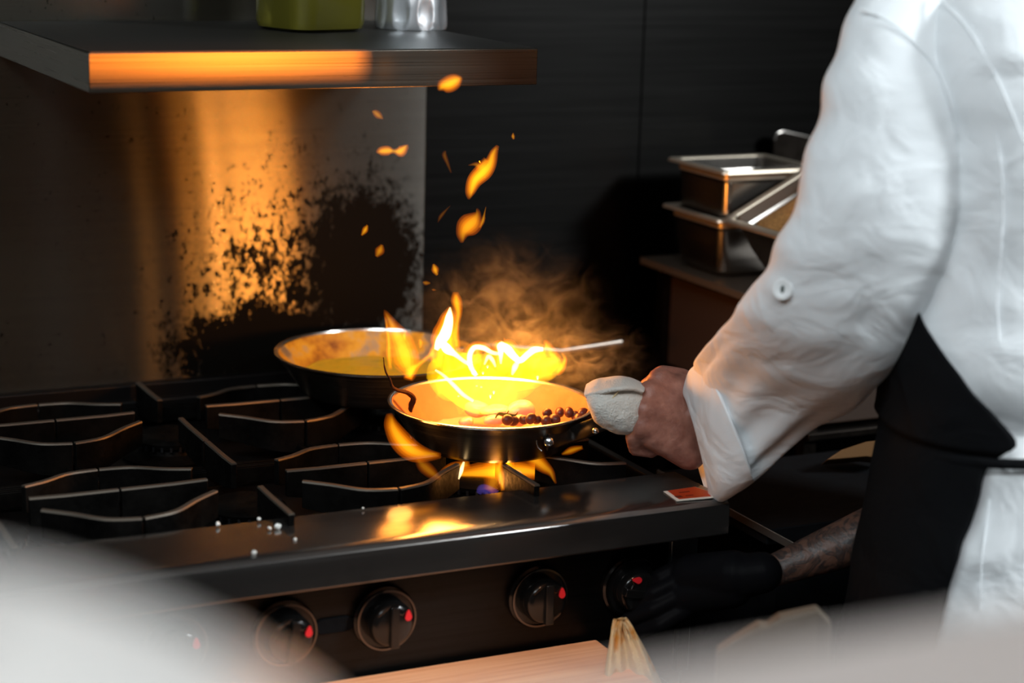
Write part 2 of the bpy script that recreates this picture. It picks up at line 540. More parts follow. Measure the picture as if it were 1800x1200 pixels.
# ------------------------------------------------------------ range
X0, X1 = -.13, 1.195
YF = 1.905
rg = thing('gas_range', (.5, 2.2, 0), 'black and stainless gas range with cast iron grates against the wall', 'stove')
MB().box((X0, YF+.01, .12), (X1-.01, 2.58, .875)).build('body', M['black'], rg, bevel=.004)
for x in (X0+.06, X1-.08):
    for y in (2.0, 2.5): MB().lathe([(.02, 0), (.022, .02), (.018, .12)], (x, y, 0), 16, True).build('foot', M['steel'], rg)
# deck with raised lip
mb = MB(); mb.box((X0, 1.965, .872), (X1, 2.58, .880))
mb.box((X0, 2.565, .880), (X1, 2.58, .915)); mb.box((X1-.015, 1.965, .880), (X1, 2.58, .912)); mb.box((X0, 1.965, .880), (X0+.015, 2.58, .912))
mb.build('deck', M['deck'], rg, bevel=.003)
# front rail: folded sheet with rounded nose
prof = [(1.968, .928), (1.860, .930), (1.848, .9285), (1.8425, .924), (1.841, .917), (1.841, .888), (1.845, .886), (1.900, .886), (1.905, .884), (1.968, .884)]
mb = MB(); mb.loft([[(x, y, z) for y, z in prof] for x in (X0, X1)], True)
mb.build('front_rail', M['rail'], rg, bevel=.0012, angle=60)
mb = MB(); mb.box((X0, YF-.004, .70), (X1-.03, YF+.012, .884)); mb.box((X1-.03, YF-.010, .70), (X1-.012, YF+.012, .884))
mb.build('control_panel', M['panel'], rg, bevel=.002)
# end of the knob panel, the light on it painted as pale steel
mb = MB(); mb.loft([[(x, 1.893, .883), (x, 1.893, .835), (x, 1.9, .80), (x, 1.902, .883)] for x in (1.150, 1.186)], True)
mb.build('lit_panel_end', P('pale_panel_end', (.30, .38, .42), .35, .8), rg, bevel=.001)
mb = MB(); mb.loft([[Vector((.727+ (.014 if math.cos(a) > 0 else -.014)+.009*math.cos(a), YF-.004-dy, .821+.009*math.sin(a))) for a in [2*math.pi*(j+.5)/24 for j in range(24)]] for dy in (0, .003)], True); mb.build('pilot_slot', M['apron'], rg, bevel=.001)
# oven door and ledge
MB().box((X0+.02, YF-.045, .16), (X1-.04, YF+.008, .69)).build('oven_door', M['panel'], rg, bevel=.004)
# splash panel
MB().box((X0-.6, 2.592, .90), (1.128, 2.612, 1.52)).build('splashback', M['splash'], rg, bevel=.0015)
MB().box((X0-.6, 2.575, .905), (1.128, 2.592, .935)).build('splash_lip', M['deck'], rg, bevel=.002)


def knob(c, rot=0.):
    c = Vector(c)
    ry = Matrix.Rotation(math.radians(90), 4, 'X')      # lathe axis z -> -y
    mb = MB(); mb.lathe([(.001, 0), (.037, 0), (.037, .006), (.033, .010), (.001, .010)], c, 40, False, ry)
    bz = mb.build('knob_bezel', M['knob'], rg)
    mb = MB(); mb.lathe([(.0335, .004), (.0352, .0105), (.0352, .0125), (.033, .0125)], c, 48, False, ry)
    mb.build('bezel_ring', M['chrome'], bz)
    rr = Matrix.Rotation(rot, 4, 'Y')
    mb = MB(); mb.lathe([(.026, .010), (.0265, .022), (.024, .030), (.020, .0325), (.001, .033)], c, 40, False, ry)
    mb.box((-.005, -.038, -.024), (.005, -.028, .024), Matrix.Translation(c) @ rr)
    k = mb.build('knob', M['knob'], rg, bevel=.0012)
    mb = MB()
    pts = []
    for j in range(20):                                   # drop shaped mark
        a = 2*math.pi*j/20; rd = .0040
        pts.append((rd*math.sin(a)*(1-.45*max(math.cos(a), 0)), 0, rd*math.cos(a)*(2.1 if math.cos(a) > 0 else 1.1)))
    tr = Matrix.Translation(c+Vector((0, -.034, 0))) @ rr @ Matrix.Translation((.016, 0, .010))
    mb.loft([[tr @ (Vector(p)+Vector((0, dy, 0))) for p in pts] for dy in (.0, -.0015)], True)
    mb.build('red_mark', M['red'], k)
    mb = MB(); mb.tube([c + rr @ Vector((x*.026, -.0335, z*.026)) for x, z in ((-.75, .55), (-.2, .95), (.1, .62), (.35, .5), (.62, .72))], .0010, 8)
    mb.build('chrome_line', M['chrome'], k)


for (kx, kz, ro) in ((.545, .826, .0), (.668, .822, .12), (.785, .822, .0), (.975, .822, .0), (1.097, .818, -1.35)):
    knob((kx, YF-.004, kz), ro)
# sticker
st = [onz(x, y, .9302) for x, y in ((1166, 864), (1222, 856), (1240, 862), (1275, 873), (1190, 881))]
mb = MB(); mb.loft([[p+Vector((0, 0, dz)) for p in st] for dz in (0, .0006)], True); so = mb.build('warning_sticker', M['sticker_white'], rg, smooth=False)
so['label'] = 'torn orange red sticker with white border'
cc = sum(st, Vector())/5
st2 = [cc+(p-cc)*.86+Vector((.001, .002, 0)) for p in st]
mb = MB(); mb.loft([[p+Vector((0, 0, dz)) for p in st2] for dz in (.0006, .0010)], True); mb.build('sticker_print', M['sticker_red'], so, smooth=False)
mb = MB()
for (px, py, w_, h_) in ((1203, 864, .014, .0025), (1193, 872, .008, .006), (1212, 870, .010, .002)):
    p = onz(px, py, .9316); mb.box((p.x-w_/2, p.y-h_/2, .9312), (p.x+w_/2, p.y+h_/2, .9315))
mb.build('sticker_lettering', M['ink'], so, smooth=False)

# burners
CX = (-.00+.09-.0, .39, .69, .99); CY = (2.09, 2.405)
for cx in CX:
    for cy in CY:
        mb = MB(); mb.lathe([(.012, .880), (.060, .880), (.063, .884), (.040, .890), (.038, .897), (.044, .900), (.046, .906), (.040, .911), (.012, .912), (.001, .911)], (cx, cy, 0), 40)
        b_ = mb.build('burner_head', M['iron'], rg)
        mb = MB()
        for j in range(24):
            a = 2*math.pi*j/24; c = Vector((cx+.0415*math.cos(a), cy+.0415*math.sin(a), .9))
            mb.box((-.002, -.0015, -.003), (.004, .0015, .003), Matrix.Translation(c) @ Matrix.Rotation(a, 4, 'Z'))
        mb.build('burner_ports', M['black'], b_, smooth=False)

# grates ---------------------------------------------------------------
def bar(mb, top, pts, th=.0036, ht=.030, z=.943, drop=None):
    """vertical plate along pts (x, y, dz); its worn top goes into 'top'"""
    n = len(pts); P_ = [Vector((p[0], p[1], 0)) for p in pts]
    L, R_ = [], []
    for i in range(n):
        t = (P_[min(i+1, n-1)]-P_[max(i-1, 0)]).normalized(); nn = Vector((-t.y, t.x, 0))*th
        L.append(P_[i]+nn); R_.append(P_[i]-nn)
    def zz(i): return z + (pts[i][2] if len(pts[i]) > 2 else 0)
    hts = [ht if drop is None else ht+drop[i] for i in range(n)]
    mb.loft([[L[i]+Vector((0, 0, zz(i)-hts[i])), L[i]+Vector((0, 0, zz(i)-.002)), R_[i]+Vector((0, 0, zz(i)-.002)), R_[i]+Vector((0, 0, zz(i)-hts[i]))] for i in range(n)], True)
    s = .8
    top.loft([[P_[i]+(L[i]-P_[i])+Vector((0, 0, zz(i)-.002)), P_[i]+(L[i]-P_[i])*s+Vector((0, 0, zz(i))), P_[i]+(R_[i]-P_[i])*s+Vector((0, 0, zz(i))), R_[i]+Vector((0, 0, zz(i)-.002))] for i in range(n)], True)


def make_grate():
    g = thing('cast_iron_grate', (0, 0, 0), 'x', 'grate', None)
    hx, hy = .143, .150
    fr = MB(); tp = MB(); dm = MB()
    # outer frame, low bars
    for a, b in (((-hx, -hy), (hx, -hy)), ((hx, -hy), (hx, hy)), ((hx, hy), (-hx, hy)), ((-hx, hy), (-hx, -hy))):
        bar(fr, dm, [(a[0], a[1]), (b[0], b[1])], th=.004, ht=.022, z=.908)
    for sx in (-1, 1):
        for sy in (-1, 1): fr.box((sx*hx-.006, sy*hy-.006, .8805), (sx*hx+.006, sy*hy+.006, .908))
    fr.v += dm.v and []  # frame tops stay dark
    b0 = len(fr.v); fr.v += dm.v; fr.f += [[q+b0 for q in f] for f in dm.f]; fr.mi += dm.mi
    fr.build('frame', M['iron'], g, bevel=.001)
    fingers = []
    for (dx, dy) in ((1, 0), (-1, 0), (0, 1), (0, -1)):
        r0, r1 = .048, (.143 if dx else .148)
        r1 = .1485 if dx else .1545
        fingers.append([(dx*r0, dy*r0, .001), (dx*(r0+.04), dy*(r0+.04), 0), (dx*r1, dy*r1, 0)])
    for sx in (-1, 1):
        for sy in (-1, 1):
            pts = spline([(sx*.052, sy*.046, .001), (sx*.080, sy*.064, -.001), (sx*.112, sy*.090, -.003), (sx*.1485, sy*.098, -.004)], 5)
            fingers.append(pts)
    for f in fingers:
        mbf, tpf = MB(), MB()
        n = len(f)
        bar(mbf, tpf, f, drop=[.002+.012*i/(n-1) for i in range(n)])
        fo = mbf.build('finger', M['iron'], g, bevel=.0008)
        tpf.build('worn_edge', M['iron_top'] if True else None, fo, bevel=0)
    return g


protog = make_grate()
first = True
names = {(0, 0): 'leftmost grate of the front row, mostly behind the blurred white bowl', (1, 0): 'front row cast iron grate at the left, half under blurred white bowl',
         (2, 0): 'front row cast iron grate with an empty burner, left of the flaming pan', (3, 0): 'front row cast iron grate under the flaming frying pan',
         (0, 1): 'leftmost grate of the back row against the splashback', (1, 1): 'back row cast iron grate at the left edge below the splashback',
         (2, 1): 'back row cast iron grate left of the pan of yellow sauce', (3, 1): 'back row cast iron grate under the pan of yellow sauce'}
for i, cx in enumerate(CX):
    for j, cy in enumerate(CY):
        if (i, j) in ((0, 0),): pass
        g = protog if first else copy_tree(protog)
        first = False
        g.location = (cx, cy, 0); g['label'] = names[(i, j)]; g['group'] = 'cast iron grates on the range'

# ------------------------------------------------------------ pans
def frying_pan(name, c, R, h, label, m_out, m_in, hdir, hpts, cat='pan', base=.72):
    c = Vector(c); t = thing(name, c, label, cat)
    rb = R*base
    mb = MB()
    mb.lathe([(.001, 0), (rb-.006, 0), (rb, .002), (rb+.006, .007), (R-.008, h-.012), (R-.001, h-.002), (R+.0015, h)], c, 96)
    mb.build('pan_body', m_out, t)
    mb = MB(); mb.lathe([(.001, .003), (rb-.008, .003), (rb-.001, .0055), (rb+.004, .011), (R-.010, h-.010), (R-.0045, h-.002)], c, 96)
    mb.build('pan_inside', m_in, t)
    mb = MB(); mb.lathe([(R-.0045, h-.002), (R-.0035, h+.0003), (R-.001, h+.0012), (R+.0018, h+.0006), (R+.0015, h-.0015)], c, 96)
    mb.build('pan_rim', M['rim'], t)
    return t


PC = Vector((1.012, 2.108, .944))
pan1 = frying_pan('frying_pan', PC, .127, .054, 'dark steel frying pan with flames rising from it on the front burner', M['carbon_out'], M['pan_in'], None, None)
# handle: bracket on the pan wall near pixel (965,775) then a flat bar up to the hand
def wall_hit(px, py, extra=0.):
    d = 1.95
    while d < 2.6:
        p = atd(px, py, d); t = (p.z-PC.z)/.054; rr_ = .127*(.77+.23*min(1, max(0, t)))+extra
        if math.hypot(p.x-PC.x, p.y-PC.y) < rr_: return p
        d += .0005
    return atd(px, py, 2.31)


h0 = wall_hit(962, 776, .003); h1 = wall_hit(1006, 763, .004); h2 = atd(1056, 744, 2.312); h3 = atd(1120, 712, 2.312); h4 = atd(1175, 700, 2.322)
pts = spline([tuple(h0), tuple(h1), tuple(h2), tuple(h3), tuple(h4)], 6)
mb = MB(); n = len(pts)
rad = [.0112]*3+[.0112-.003*(i/(n-4)) for i in range(n-3)]
mb.tube(pts, rad, 14, flat=.24, up=Vector((0, 0, 1)))
hd = mb.build('handle', P('black_handle', (.02, .018, .016), .32, .5), pan1)
# connection of the bracket into the pan wall

vd = (CAM-h0).normalized()
for (px, py, r) in ((965, 776, .0062), (1012, 767, .0040), (1047, 757, .0040)):
    p = wall_hit(px, py, .0065 if px < 1000 else .0085) if px < 1030 else atd(px, py, 2.306)
    q = vd.to_track_quat('Z', 'Y').to_matrix().to_4x4()
    mb = MB(); mb.lathe([(r, -.004), (r, .0005), (r*.85, .002), (r*.5, .003), (.0002, .0034)], p, 20, False, q)
    mb.build('rivet', M['steel'], hd)
mb = MB(); mb.tube([h0 + RT*(.0128*math.cos(a)) + UP*(.0128*math.sin(a)) + vd*.003 for a in [math.radians(d) for d in range(80, 250, 10)]], .0009, 6)
mb.build('handle_edge', M['rim'], hd)

PC2 = onz(669, 617, 1.0); PC2.z = .944
pan2 = frying_pan('sauce_pan', PC2, .142, .056, 'steel frying pan with yellow sauce on the back burner', M['carbon_out'], M['stained'], None, None)
mb = MB(); mb.tube([(PC2.x+.12, PC2.y+.02, .985), (PC2.x+.17, PC2.y+.01, .990)] + [tuple(ony(x, y, 2.42)) for x, y in ((985, 619), (1040, 611), (1093, 603))], [.007, .007, .0058, .0060, .0062], 12, flat=.45)
mb.build('handle', P('handle_steel', (.25, .22, .19), .35, 1), pan2)
# sauce pool lies in the pan
mb = MB(); N = 64; rings = []
for k in range(9):
    r = .112*k/8+.0008
    rings.append([(PC2.x+r*math.cos(2*math.pi*j/N), PC2.y+r*math.sin(2*math.pi*j/N), .9665+.003*noise.noise(Vector((r*30*math.cos(2*math.pi*j/N), r*30*math.sin(2*math.pi*j/N), 0)))) for j in range(N)])
mb.loft(rings, False); s_ = mb.build('yellow_sauce', M['sauce'], None, org=(PC2.x, PC2.y, .955)); setp(s_, 'yellow sauce pooled in the pan on the back burner', 'sauce')

# ------------------------------------------------------------ food in the front pan
PB = PC.z+.012
bean_px = sorted([(902, 737), (921, 736), (943, 733), (962, 728), (984, 722), (1000, 727), (1011, 726), (1025, 728), (933, 739), (960, 738), (975, 735), (1036, 728), (892, 741), (1018, 733)])
ORD = 'leftmost second third fourth fifth sixth seventh eighth ninth tenth eleventh twelfth thirteenth rightmost'.split()
bsrc = None
for i, (px, py) in enumerate(bean_px):
    p = onz(px, py-2, .984+.002*random.random())
    if bsrc is None:
        mb = MB(); mb.ball((0, 0, 0), (.0066, .0052, .0055), 16, 10)
        bsrc = mb.build('red_bean', M['bean'], None)
        b_ = bsrc
    else:
        b_ = bsrc.copy(); COL.objects.link(b_)
    p.z = .9815 + (.004 if i % 3 == 0 else 0)
    b_.location = p; b_.rotation_euler = (random.uniform(-.5, .5), random.uniform(-.5, .5), random.uniform(0, 6))
    sc_ = random.uniform(1.05, 1.45); b_.scale = (sc_, sc_, sc_)
    setp(b_, ('%s glossy red bean in the flaming pan' % ORD[i]) if i in (0, 13) else ('%s glossy red bean from the left in the flaming pan' % ORD[i]), 'bean', 'beans in the flaming pan')
on_px = [(838, 718, .017, .6, 'pale peach onion piece at the left of the food in the flaming pan'), (915, 724, .021, .75, 'largest translucent onion piece, a dome in the flaming pan'),
         (868, 738, .014, .5, 'translucent onion lump in front, left of the beans'), (820, 741, .012, .5, 'small pink onion piece, leftmost by the near pan rim'),
         (912, 738, .010, .7, 'small round onion piece in front of the large dome'), (872, 722, .022, .35, 'flat onion slice behind the small lumps in the flaming pan')]
for (px, py, r, fl, lab) in on_px:
    p = onz(px, py, .978)
    mb = MB(); mb.ball((0, 0, 0), (r, r*.75, r*fl), 24, 14)
    for v in mb.v:
        nn = noise.noise(v*90+Vector((px, 0, 0)))*.0020; v += v.normalized()*nn
    o = mb.build('onion_piece', M['onion'], None); o.location = (p.x, p.y, .978); o.rotation_euler = (0, 0, random.uniform(-.6, .6))
    setp(o, lab, 'onion', 'onion pieces in the flaming pan')
for (px, py, lab) in ((882, 731, 'green herb leaf between the onion pieces'), (898, 733, 'yellowish herb sprig beside the large onion dome')):
    p = onz(px, py, .986); mb = MB()
    mb.tube(spline([(-.012, 0, 0), (-.004, .002, .003), (.004, -.002, .002), (.013, .001, .004)], 4), [.0005]+[.0022]*11+[.0005], 8, flat=.35)
    o = mb.build('herb_leaf', M['herb'], None); o.location = p; o.rotation_euler = (.2, 0, .4); setp(o, lab, 'herb')
# food bed (so that the pieces rest on something)
mb = MB(); rings = []
for k in range(8):
    r = .100*k/7+.0005
    ring = []
    for j in range(48):
        a = 2*math.pi*j/48; x, y = r*math.cos(a), r*math.sin(a)
        u = (Vector((x, y, 0)).dot(Vector((-.35, -.94, 0))))/.1
        ring.append((PC.x+x, PC.y+y, .9535+.022*max(0, u-.15)**.8+.002*noise.noise(Vector((x*60, y*60, 0)))))
    rings.append(ring)
mb.loft(rings, False); o = mb.build('onion_mash', P('food_bed', (.62, .34, .22), .4), None, org=(PC.x, PC.y, .95))
setp(o, 'layer of finely chopped food on the bottom of the flaming pan', 'food', kind='stuff')
# charred strip
pts = spline([tuple(atd(x, y, d+.215)) for x, y, d in ((674, 628, 2.20), (677, 650, 2.195), (686, 668, 2.19), (690, 680, 2.19), (700, 686, 2.195), (716, 690, 2.205), (727, 700, 2.21), (723, 712, 2.215), (721, 722, 2.22))], 5)
n = len(pts); rad = [.0008+.0042*min(1, i/n*1.5)*(1 if i < n*.85 else 1-.5*(i-n*.85)/(n*.15)) for i in range(n)]
mb = MB(); mb.tube(pts, rad, 10, flat=.6)
for v in mb.v: v += Vector((noise.noise(v*300), noise.noise(v*300+Vector((9, 9, 9))), 0))*.0008
o = mb.build('charred_strip', M['char'], None, org=pts[-1]); setp(o, 'charred brown twisted strip rising from the left rim of the flaming pan', 'food scrap')

# crumbs on rail
for (px, py, s, lab) in ((382, 920, .0032, 'white crumb lying farthest left on the rail edge'), (474, 928, .0026, 'small white crumb touching the largest crumb'), (488, 926, .0042, 'largest white crumb on the steel rail'),
                         (519, 947, .0024, 'white crumb right of and in front of the largest crumb'), (447, 971, .0030, 'white crumb nearest the front edge of the steel rail'), (455, 912, .0026, 'white crumb at the back edge of the steel rail'), (638, 892, .0018, 'tiny pale crumb on the rail back edge before the middle grate')):
    p = onz(px, py, .9315); mb = MB(); mb.ball((0, 0, 0), (s, s*.7, s*.75), 10, 7)
    for v in mb.v: v += v.normalized()*noise.noise(v*400+Vector((px, 0, 0)))*s*.4
    o = mb.build('food_crumb', M['rice'], None); o.location = (p.x, min(max(p.y, 1.85), 1.962), .930+s*.6); o.rotation_euler = (0, 0, random.uniform(0, 3)); setp(o, lab, 'crumb', 'white crumbs on the front rail')

# ------------------------------------------------------------ shelf and jars
SZ = 1.43
sh = thing('wall_shelf', (.79, 2.6, 1.387), 'thick stainless wall shelf with its front lit by an added warm spot', 'shelf')
MB().box((.521, 2.114, 1.386), (1.064, 2.590, SZ-.001)).build('shelf_board', M['shelf'], sh, bevel=.0008, org=None)
MB().box((.523, 2.116, SZ-.001), (1.062, 2.590, SZ)).build('shelf_top', P('greasy_shelf_top', (.022, .020, .017), .5), sh)
mb = MB()
for x in (.56, 1.02): mb.box((x, 2.35, 1.380), (x+.02, 2.590, 1.386))
mb.build('bracket', M['shelf'], sh)
# oil container: rounded square
jc = onz(545, 52, SZ); jc.z = SZ
def rsq(c, a, r, z, rot, n=6):
    out = []
    for k in range(4):
        ang = math.pi/2*k
        cx_, cy_ = (a-r)*(1 if k in (0, 3) else -1), (a-r)*(1 if k in (0, 1) else -1)
        for j in range(n+1):
            t = ang+math.pi/2*j/n; out.append(Vector((cx_+r*math.cos(t), cy_+r*math.sin(t), 0)))
    m_ = Matrix.Rotation(rot, 3, 'Z'); return [m_ @ q + Vector((c[0], c[1], z)) for q in out]
oc = thing('oil_container', jc, 'squarish clear container full of olive yellow oil on the shelf', 'container')
mb = MB(); mb.loft([rsq(jc, a, .028, SZ+z, .30) for a, z in ((.050, .0005), (.056, .004), (.058, .012), (.060, .19), (.056, .20))], True); mb.build('container_body', M['oil'], oc, angle=30)
mb = MB(); mb.loft([rsq(jc, a, .028, SZ+z, .30) for a, z in ((.061, .198), (.062, .215), (.055, .218))], True); mb.build('container_lid', M['lid'], oc)
mb = MB(); mb.box((-.012, -.0605, .050), (.015, -.0595, .12), Matrix.Translation(jc) @ Matrix.Rotation(.30, 4, 'Z')); mb.build('container_label', M['black'], oc)
pc = onz(722, 50, SZ); pc.z = SZ
pt = thing('steel_shaker', pc, 'dented stainless steel shaker right of the oil container on the shelf', 'shaker')
mb = MB(); rings = []
for r, z in ((.040, 0), (.047, .0), (.0485, .004), (.0485, .012), (.0480, .02), (.0475, .028), (.047, .036), (.0455, .045), (.044, .055), (.042, .07), (.0405, .09), (.0395, .13), (.04, .15)):
    ring = []
    for j in range(144):
        a = 2*math.pi*j/144; ph = (a*9/(2*math.pi)) % 1
        e = ((ph-.5)/.34)**2 + ((z-.022)/.022)**2
        d = .0032*max(0, 1-e)**.6 if e < 1 else 0
        ring.append((pc.x+(r-d)*math.cos(a+.2), pc.y+(r-d)*math.sin(a+.2), SZ+.0005+z))
    rings.append(ring)
mb.loft(rings, True); mb.build('shaker_body', M['pitcher'], pt)
mb = MB(); mb.lathe([(.0405, .150), (.042, .152), (.041, .162), (.03, .172), (.001, .175)], pc, 40); mb.build('shaker_lid', M['pitcher'], pt)

# ------------------------------------------------------------ pan rack at the right
def gn_pan(parent, name, x0, y0, zr, w_, d_, h, mats, mtx=Matrix()):
    def rr(i, z, r):
        out = []; X0_, X1_, Y0_, Y1_ = x0+i, x0+w_-i, y0+i, y0+d_-i
        for k, (cx_, cy_) in enumerate(((X1_-r, Y1_-r), (X0_+r, Y1_-r), (X0_+r, Y0_+r), (X1_-r, Y0_+r))):
            for j in range(7):
                t = math.pi/2*k+math.pi/2*j/6; out.append(mtx @ Vector((cx_+r*math.cos(t), cy_+r*math.sin(t), z)))
        return out
    mb = MB(); mb.loft([rr(.013, zr-.001, .012), rr(.0135, zr-.018, .013), rr(.016, zr-.022, .014), rr(.018, zr-h*.7, .016), rr(.021, zr-h+.012, .022), rr(.030, zr-h, .024), rr(.05, zr-h, .024)], True)
    mb.f.pop(-2); mb.mi.pop(-2)
    b = mb.build('tray_body', mats, parent, angle=50)
    mb = MB(); mb.loft([rr(.0125, zr-.014, .012), rr(.0115, zr, .012), rr(.009, zr+.002, .012), rr(.001, zr+.001, .010), rr(0, zr-.003, .010), rr(.002, zr-.0035, .010), rr(.010, zr-.0015, .012)], False)
    mb.build('tray_rim', P('worn_rim', (.62, .53, .42), .4, .8), parent, angle=50)
    mb = MB(); mb.loft([rr(.0135, zr-.001, .012), rr(.0155, zr-h*.5, .014), rr(.021, zr-h+.008, .02), rr(.06, zr-h+.006, .02)], False)
    mb.f.append([len(mb.v)-28+j for j in range(28)]); mb.mi.append(0)
    mb.build('tray_inside', M['gn'], parent, angle=50)


RX = 1.497
t = thing('steel_tray', (RX+.09, 2.463, 1.066), 'deep steel food tray at the bottom of the nested stack on the rack', 'tray', 'steel trays on the side rack')
gn_pan(t, 'x', RX, 2.380, 1.156, .176, .166, .089, M['gn'])
t = thing('steel_tray', (RX+.09, 2.463, 1.08), 'empty upper steel tray nested in another on the side rack', 'tray', 'steel trays on the side rack')
gn_pan(t, 'x', RX+.006, 2.381, 1.226, .176, .165, .135, M['gn'])
# tilted tray with spice
piv = Vector((RX, 2.28, 1.158)); tm = Matrix.Translation(piv) @ Matrix.Rotation(math.radians(-27), 4, 'Y') @ Matrix.Translation(-piv)
t = thing('steel_tray', (RX+.09, 2.29, 1.066), 'tilted steel tray holding orange brown ground spice, beside the chef sleeve', 'tray', 'steel trays on the side rack')
gn_pan(t, 'x', RX, 2.205, 1.158, .176, .166, .10, M['gn'], tm)
mb = MB(); rings = []
for k in range(7):
    r = k/6
    ring = []
    for j in range(40):
        a = 2*math.pi*j/40; x = .068*r*math.copysign(abs(math.cos(a))**.6, math.cos(a)); y = .064*r*math.copysign(abs(math.sin(a))**.6, math.sin(a))
        ring.append(tm @ Vector((RX+.088+x, 2.288+y, 1.136+.010*(1-r*r)+.003*noise.noise(Vector((x*60, y*60, 3))))))
    rings.append(ring)
mb.loft(rings, False); o = mb.build('ground_spice', M['spice'], None, org=tm @ Vector((RX+.088, 2.288, 1.13))); setp(o, 'orange brown ground spice filling the tilted tray', 'spice', kind='stuff')

rk = thing('side_rack', (1.8, 2.35, 0), 'dark steel rack right of the range carrying steel trays', 'rack')
MB().box((RX, 2.14, 1.054), (2.15, 2.60, 1.065)).build('rack_shelf', P('greasy_rack_shelf', (.10, .075, .055), .5, .3), rk, bevel=.001)
MB().box((RX+.035, 2.17, .90), (2.12, 2.59, 1.040)).build('rack_box', P('brown_box', (.045, .026, .018), .5), rk, bevel=.003)
MB().box((RX+.02, 2.15, .885), (2.13, 2.595, .895)).build('rack_shelf', M['rack'], rk, bevel=.001)
for x in (RX+.03, 2.11):
    for y in (2.17, 2.57): MB().box((x-.010, y-.010, 0), (x+.010, y+.010, 1.054)).build('rack_leg', M['rack'], rk)
# small upright tray handle behind
bp = [ony(x, y, 2.60) for x, y in ((1354, 300), (1354, 245), (1358, 233), (1368, 229), (1430, 243), (1430, 300))]
dt = thing('upright_tray', (bp[0].x+.05, 2.59, bp[0].z-.12), 'dark steel tray standing on edge behind the trays', 'tray')
def offs(pts, y): return [Vector((p.x, y, p.z)) for p in pts]
bp[0].z = bp[5].z = 1.0655
mb = MB(); mb.loft([offs(bp, 2.596), offs(bp, 2.588)], True); mb.build('tray_panel', M['rack'], dt, bevel=.001)
mb = MB(); mb.tube([p+Vector((0, -.012, 0)) for p in bp[1:5]], .0022, 8); mb.build('tray_edge', M['gn'], dt)

# side counter right of the range
cn = thing('side_counter', (1.6, 2.2, 0), 'low black counter filling the gap right of the range', 'counter')
MB().box((1.268, 1.87, .855), (2.3, 2.13, .875)).build('counter_top', M['apron'], cn, bevel=.002)
MB().box((1.30, 1.89, 0), (2.28, 2.12, .855)).build('cabinet', M['apron'], cn)
MB().box((1.2655, 1.80, .868), (1.268, 2.13, .877)).build('counter_edge', P('edge_steel', (.35, .33, .3), .4, .9), cn)

# ledge under the knobs; warm reflection in steel painted as peach colour
lg = thing('peach_ledge', (.55, 1.80, .0), 'steel ledge, warm reflection painted on, across the range front below the knobs', 'board')
MB().box((X0, 1.69, .738), (1.052, 1.892, .760)).build('ledge_top', M['tan'], lg, bevel=.003)
MB().box((X0, 1.682, .726), (1.052, 1.697, .764)).build('ledge_lip', M['tan'], lg, bevel=.002)
for x in (X0+.05, .5, 1.02):
    MB().box((x-.012, 1.70, 0), (x+.012, 1.72, .738)).build('support_leg', M['steel'], lg)

exec_after = True
# ------------------------------------------------------------ chef
TC = atd(1832, 500, 2.13); TC.z = 0
fd = Vector((-.452, .892, 0)).normalized(); ld = Vector((-fd.y, fd.x, 0))     # facing, wearer's left
chef = thing('person', (TC.x, TC.y, 0), 'person in white chef jacket and black apron holding the flaming pan', 'person')


def tp_(z, th, a, b, lean=0.):
    """point of the torso outline: th=0 front, 90deg = wearer's left"""
    c = Vector((TC.x, TC.y, z)) + fd*lean
    return c + fd*(a*math.cos(th)) + ld*(b*math.sin(th))


TORSO = [(.80, .150, .200), (.90, .142, .192), (1.0, .128, .182), (1.08, .120, .176), (1.16, .122, .178), (1.25, .130, .185), (1.34, .142, .198), (1.42, .142, .215), (1.47, .130, .218), (1.51, .112, .200), (1.545, .085, .13), (1.57, .065, .075)]


def tors(z):
    for (z0, a0, b0), (z1, a1, b1) in zip(TORSO, TORSO[1:]):
        if z <= z1: t = max(0, (z-z0)/(z1-z0)); return a0+(a1-a0)*t, b0+(b1-b0)*t
    return TORSO[-1][1:]


def fold(p, amp):
    q = Vector((p.x*7+p.z*3, p.y*7, p.z*11-p.x*4))
    r = 1-abs(noise.noise(q))*2
    return amp*(r*.6+noise.noise(q*2.3)*.5)


# continuous body
DM = lambda d: 1.98+(d-1.87)*1.33
JA = lambda z, f, s: Vector((TC.x, TC.y, z)) + fd*f + ld*s
lsh = atd(1590, 70, 1.975); elb = atd(1478, 570, 2.06); wri = atd(1232, 742, 2.335)
rsh = JA(1.40, .03, -.17); relb = atd(1715, 868, 2.30); rwri = atd(1352, 1006, 2.262)
mb = MB()
mb.ball(JA(.98, 0, 0), (.15, .15, .12)); mb.cap_(JA(.98, 0, .05), JA(1.15, .0, .05), .105, .10); mb.cap_(JA(.98, 0, -.05), JA(1.15, 0, -.05), .105, .10)
mb.cap_(JA(1.15, 0, .05), JA(1.38, 0, .06), .10, .10); mb.cap_(JA(1.15, 0, -.05), JA(1.38, 0, -.06), .10, .10)
mb.cap_(JA(1.39, 0, .10), lsh, .065, .045); mb.cap_(JA(1.40, 0, -.08), rsh, .075, .058)
mb.cap_(JA(1.45, 0, 0), JA(1.60, .03, 0), .062, .056)                      # neck
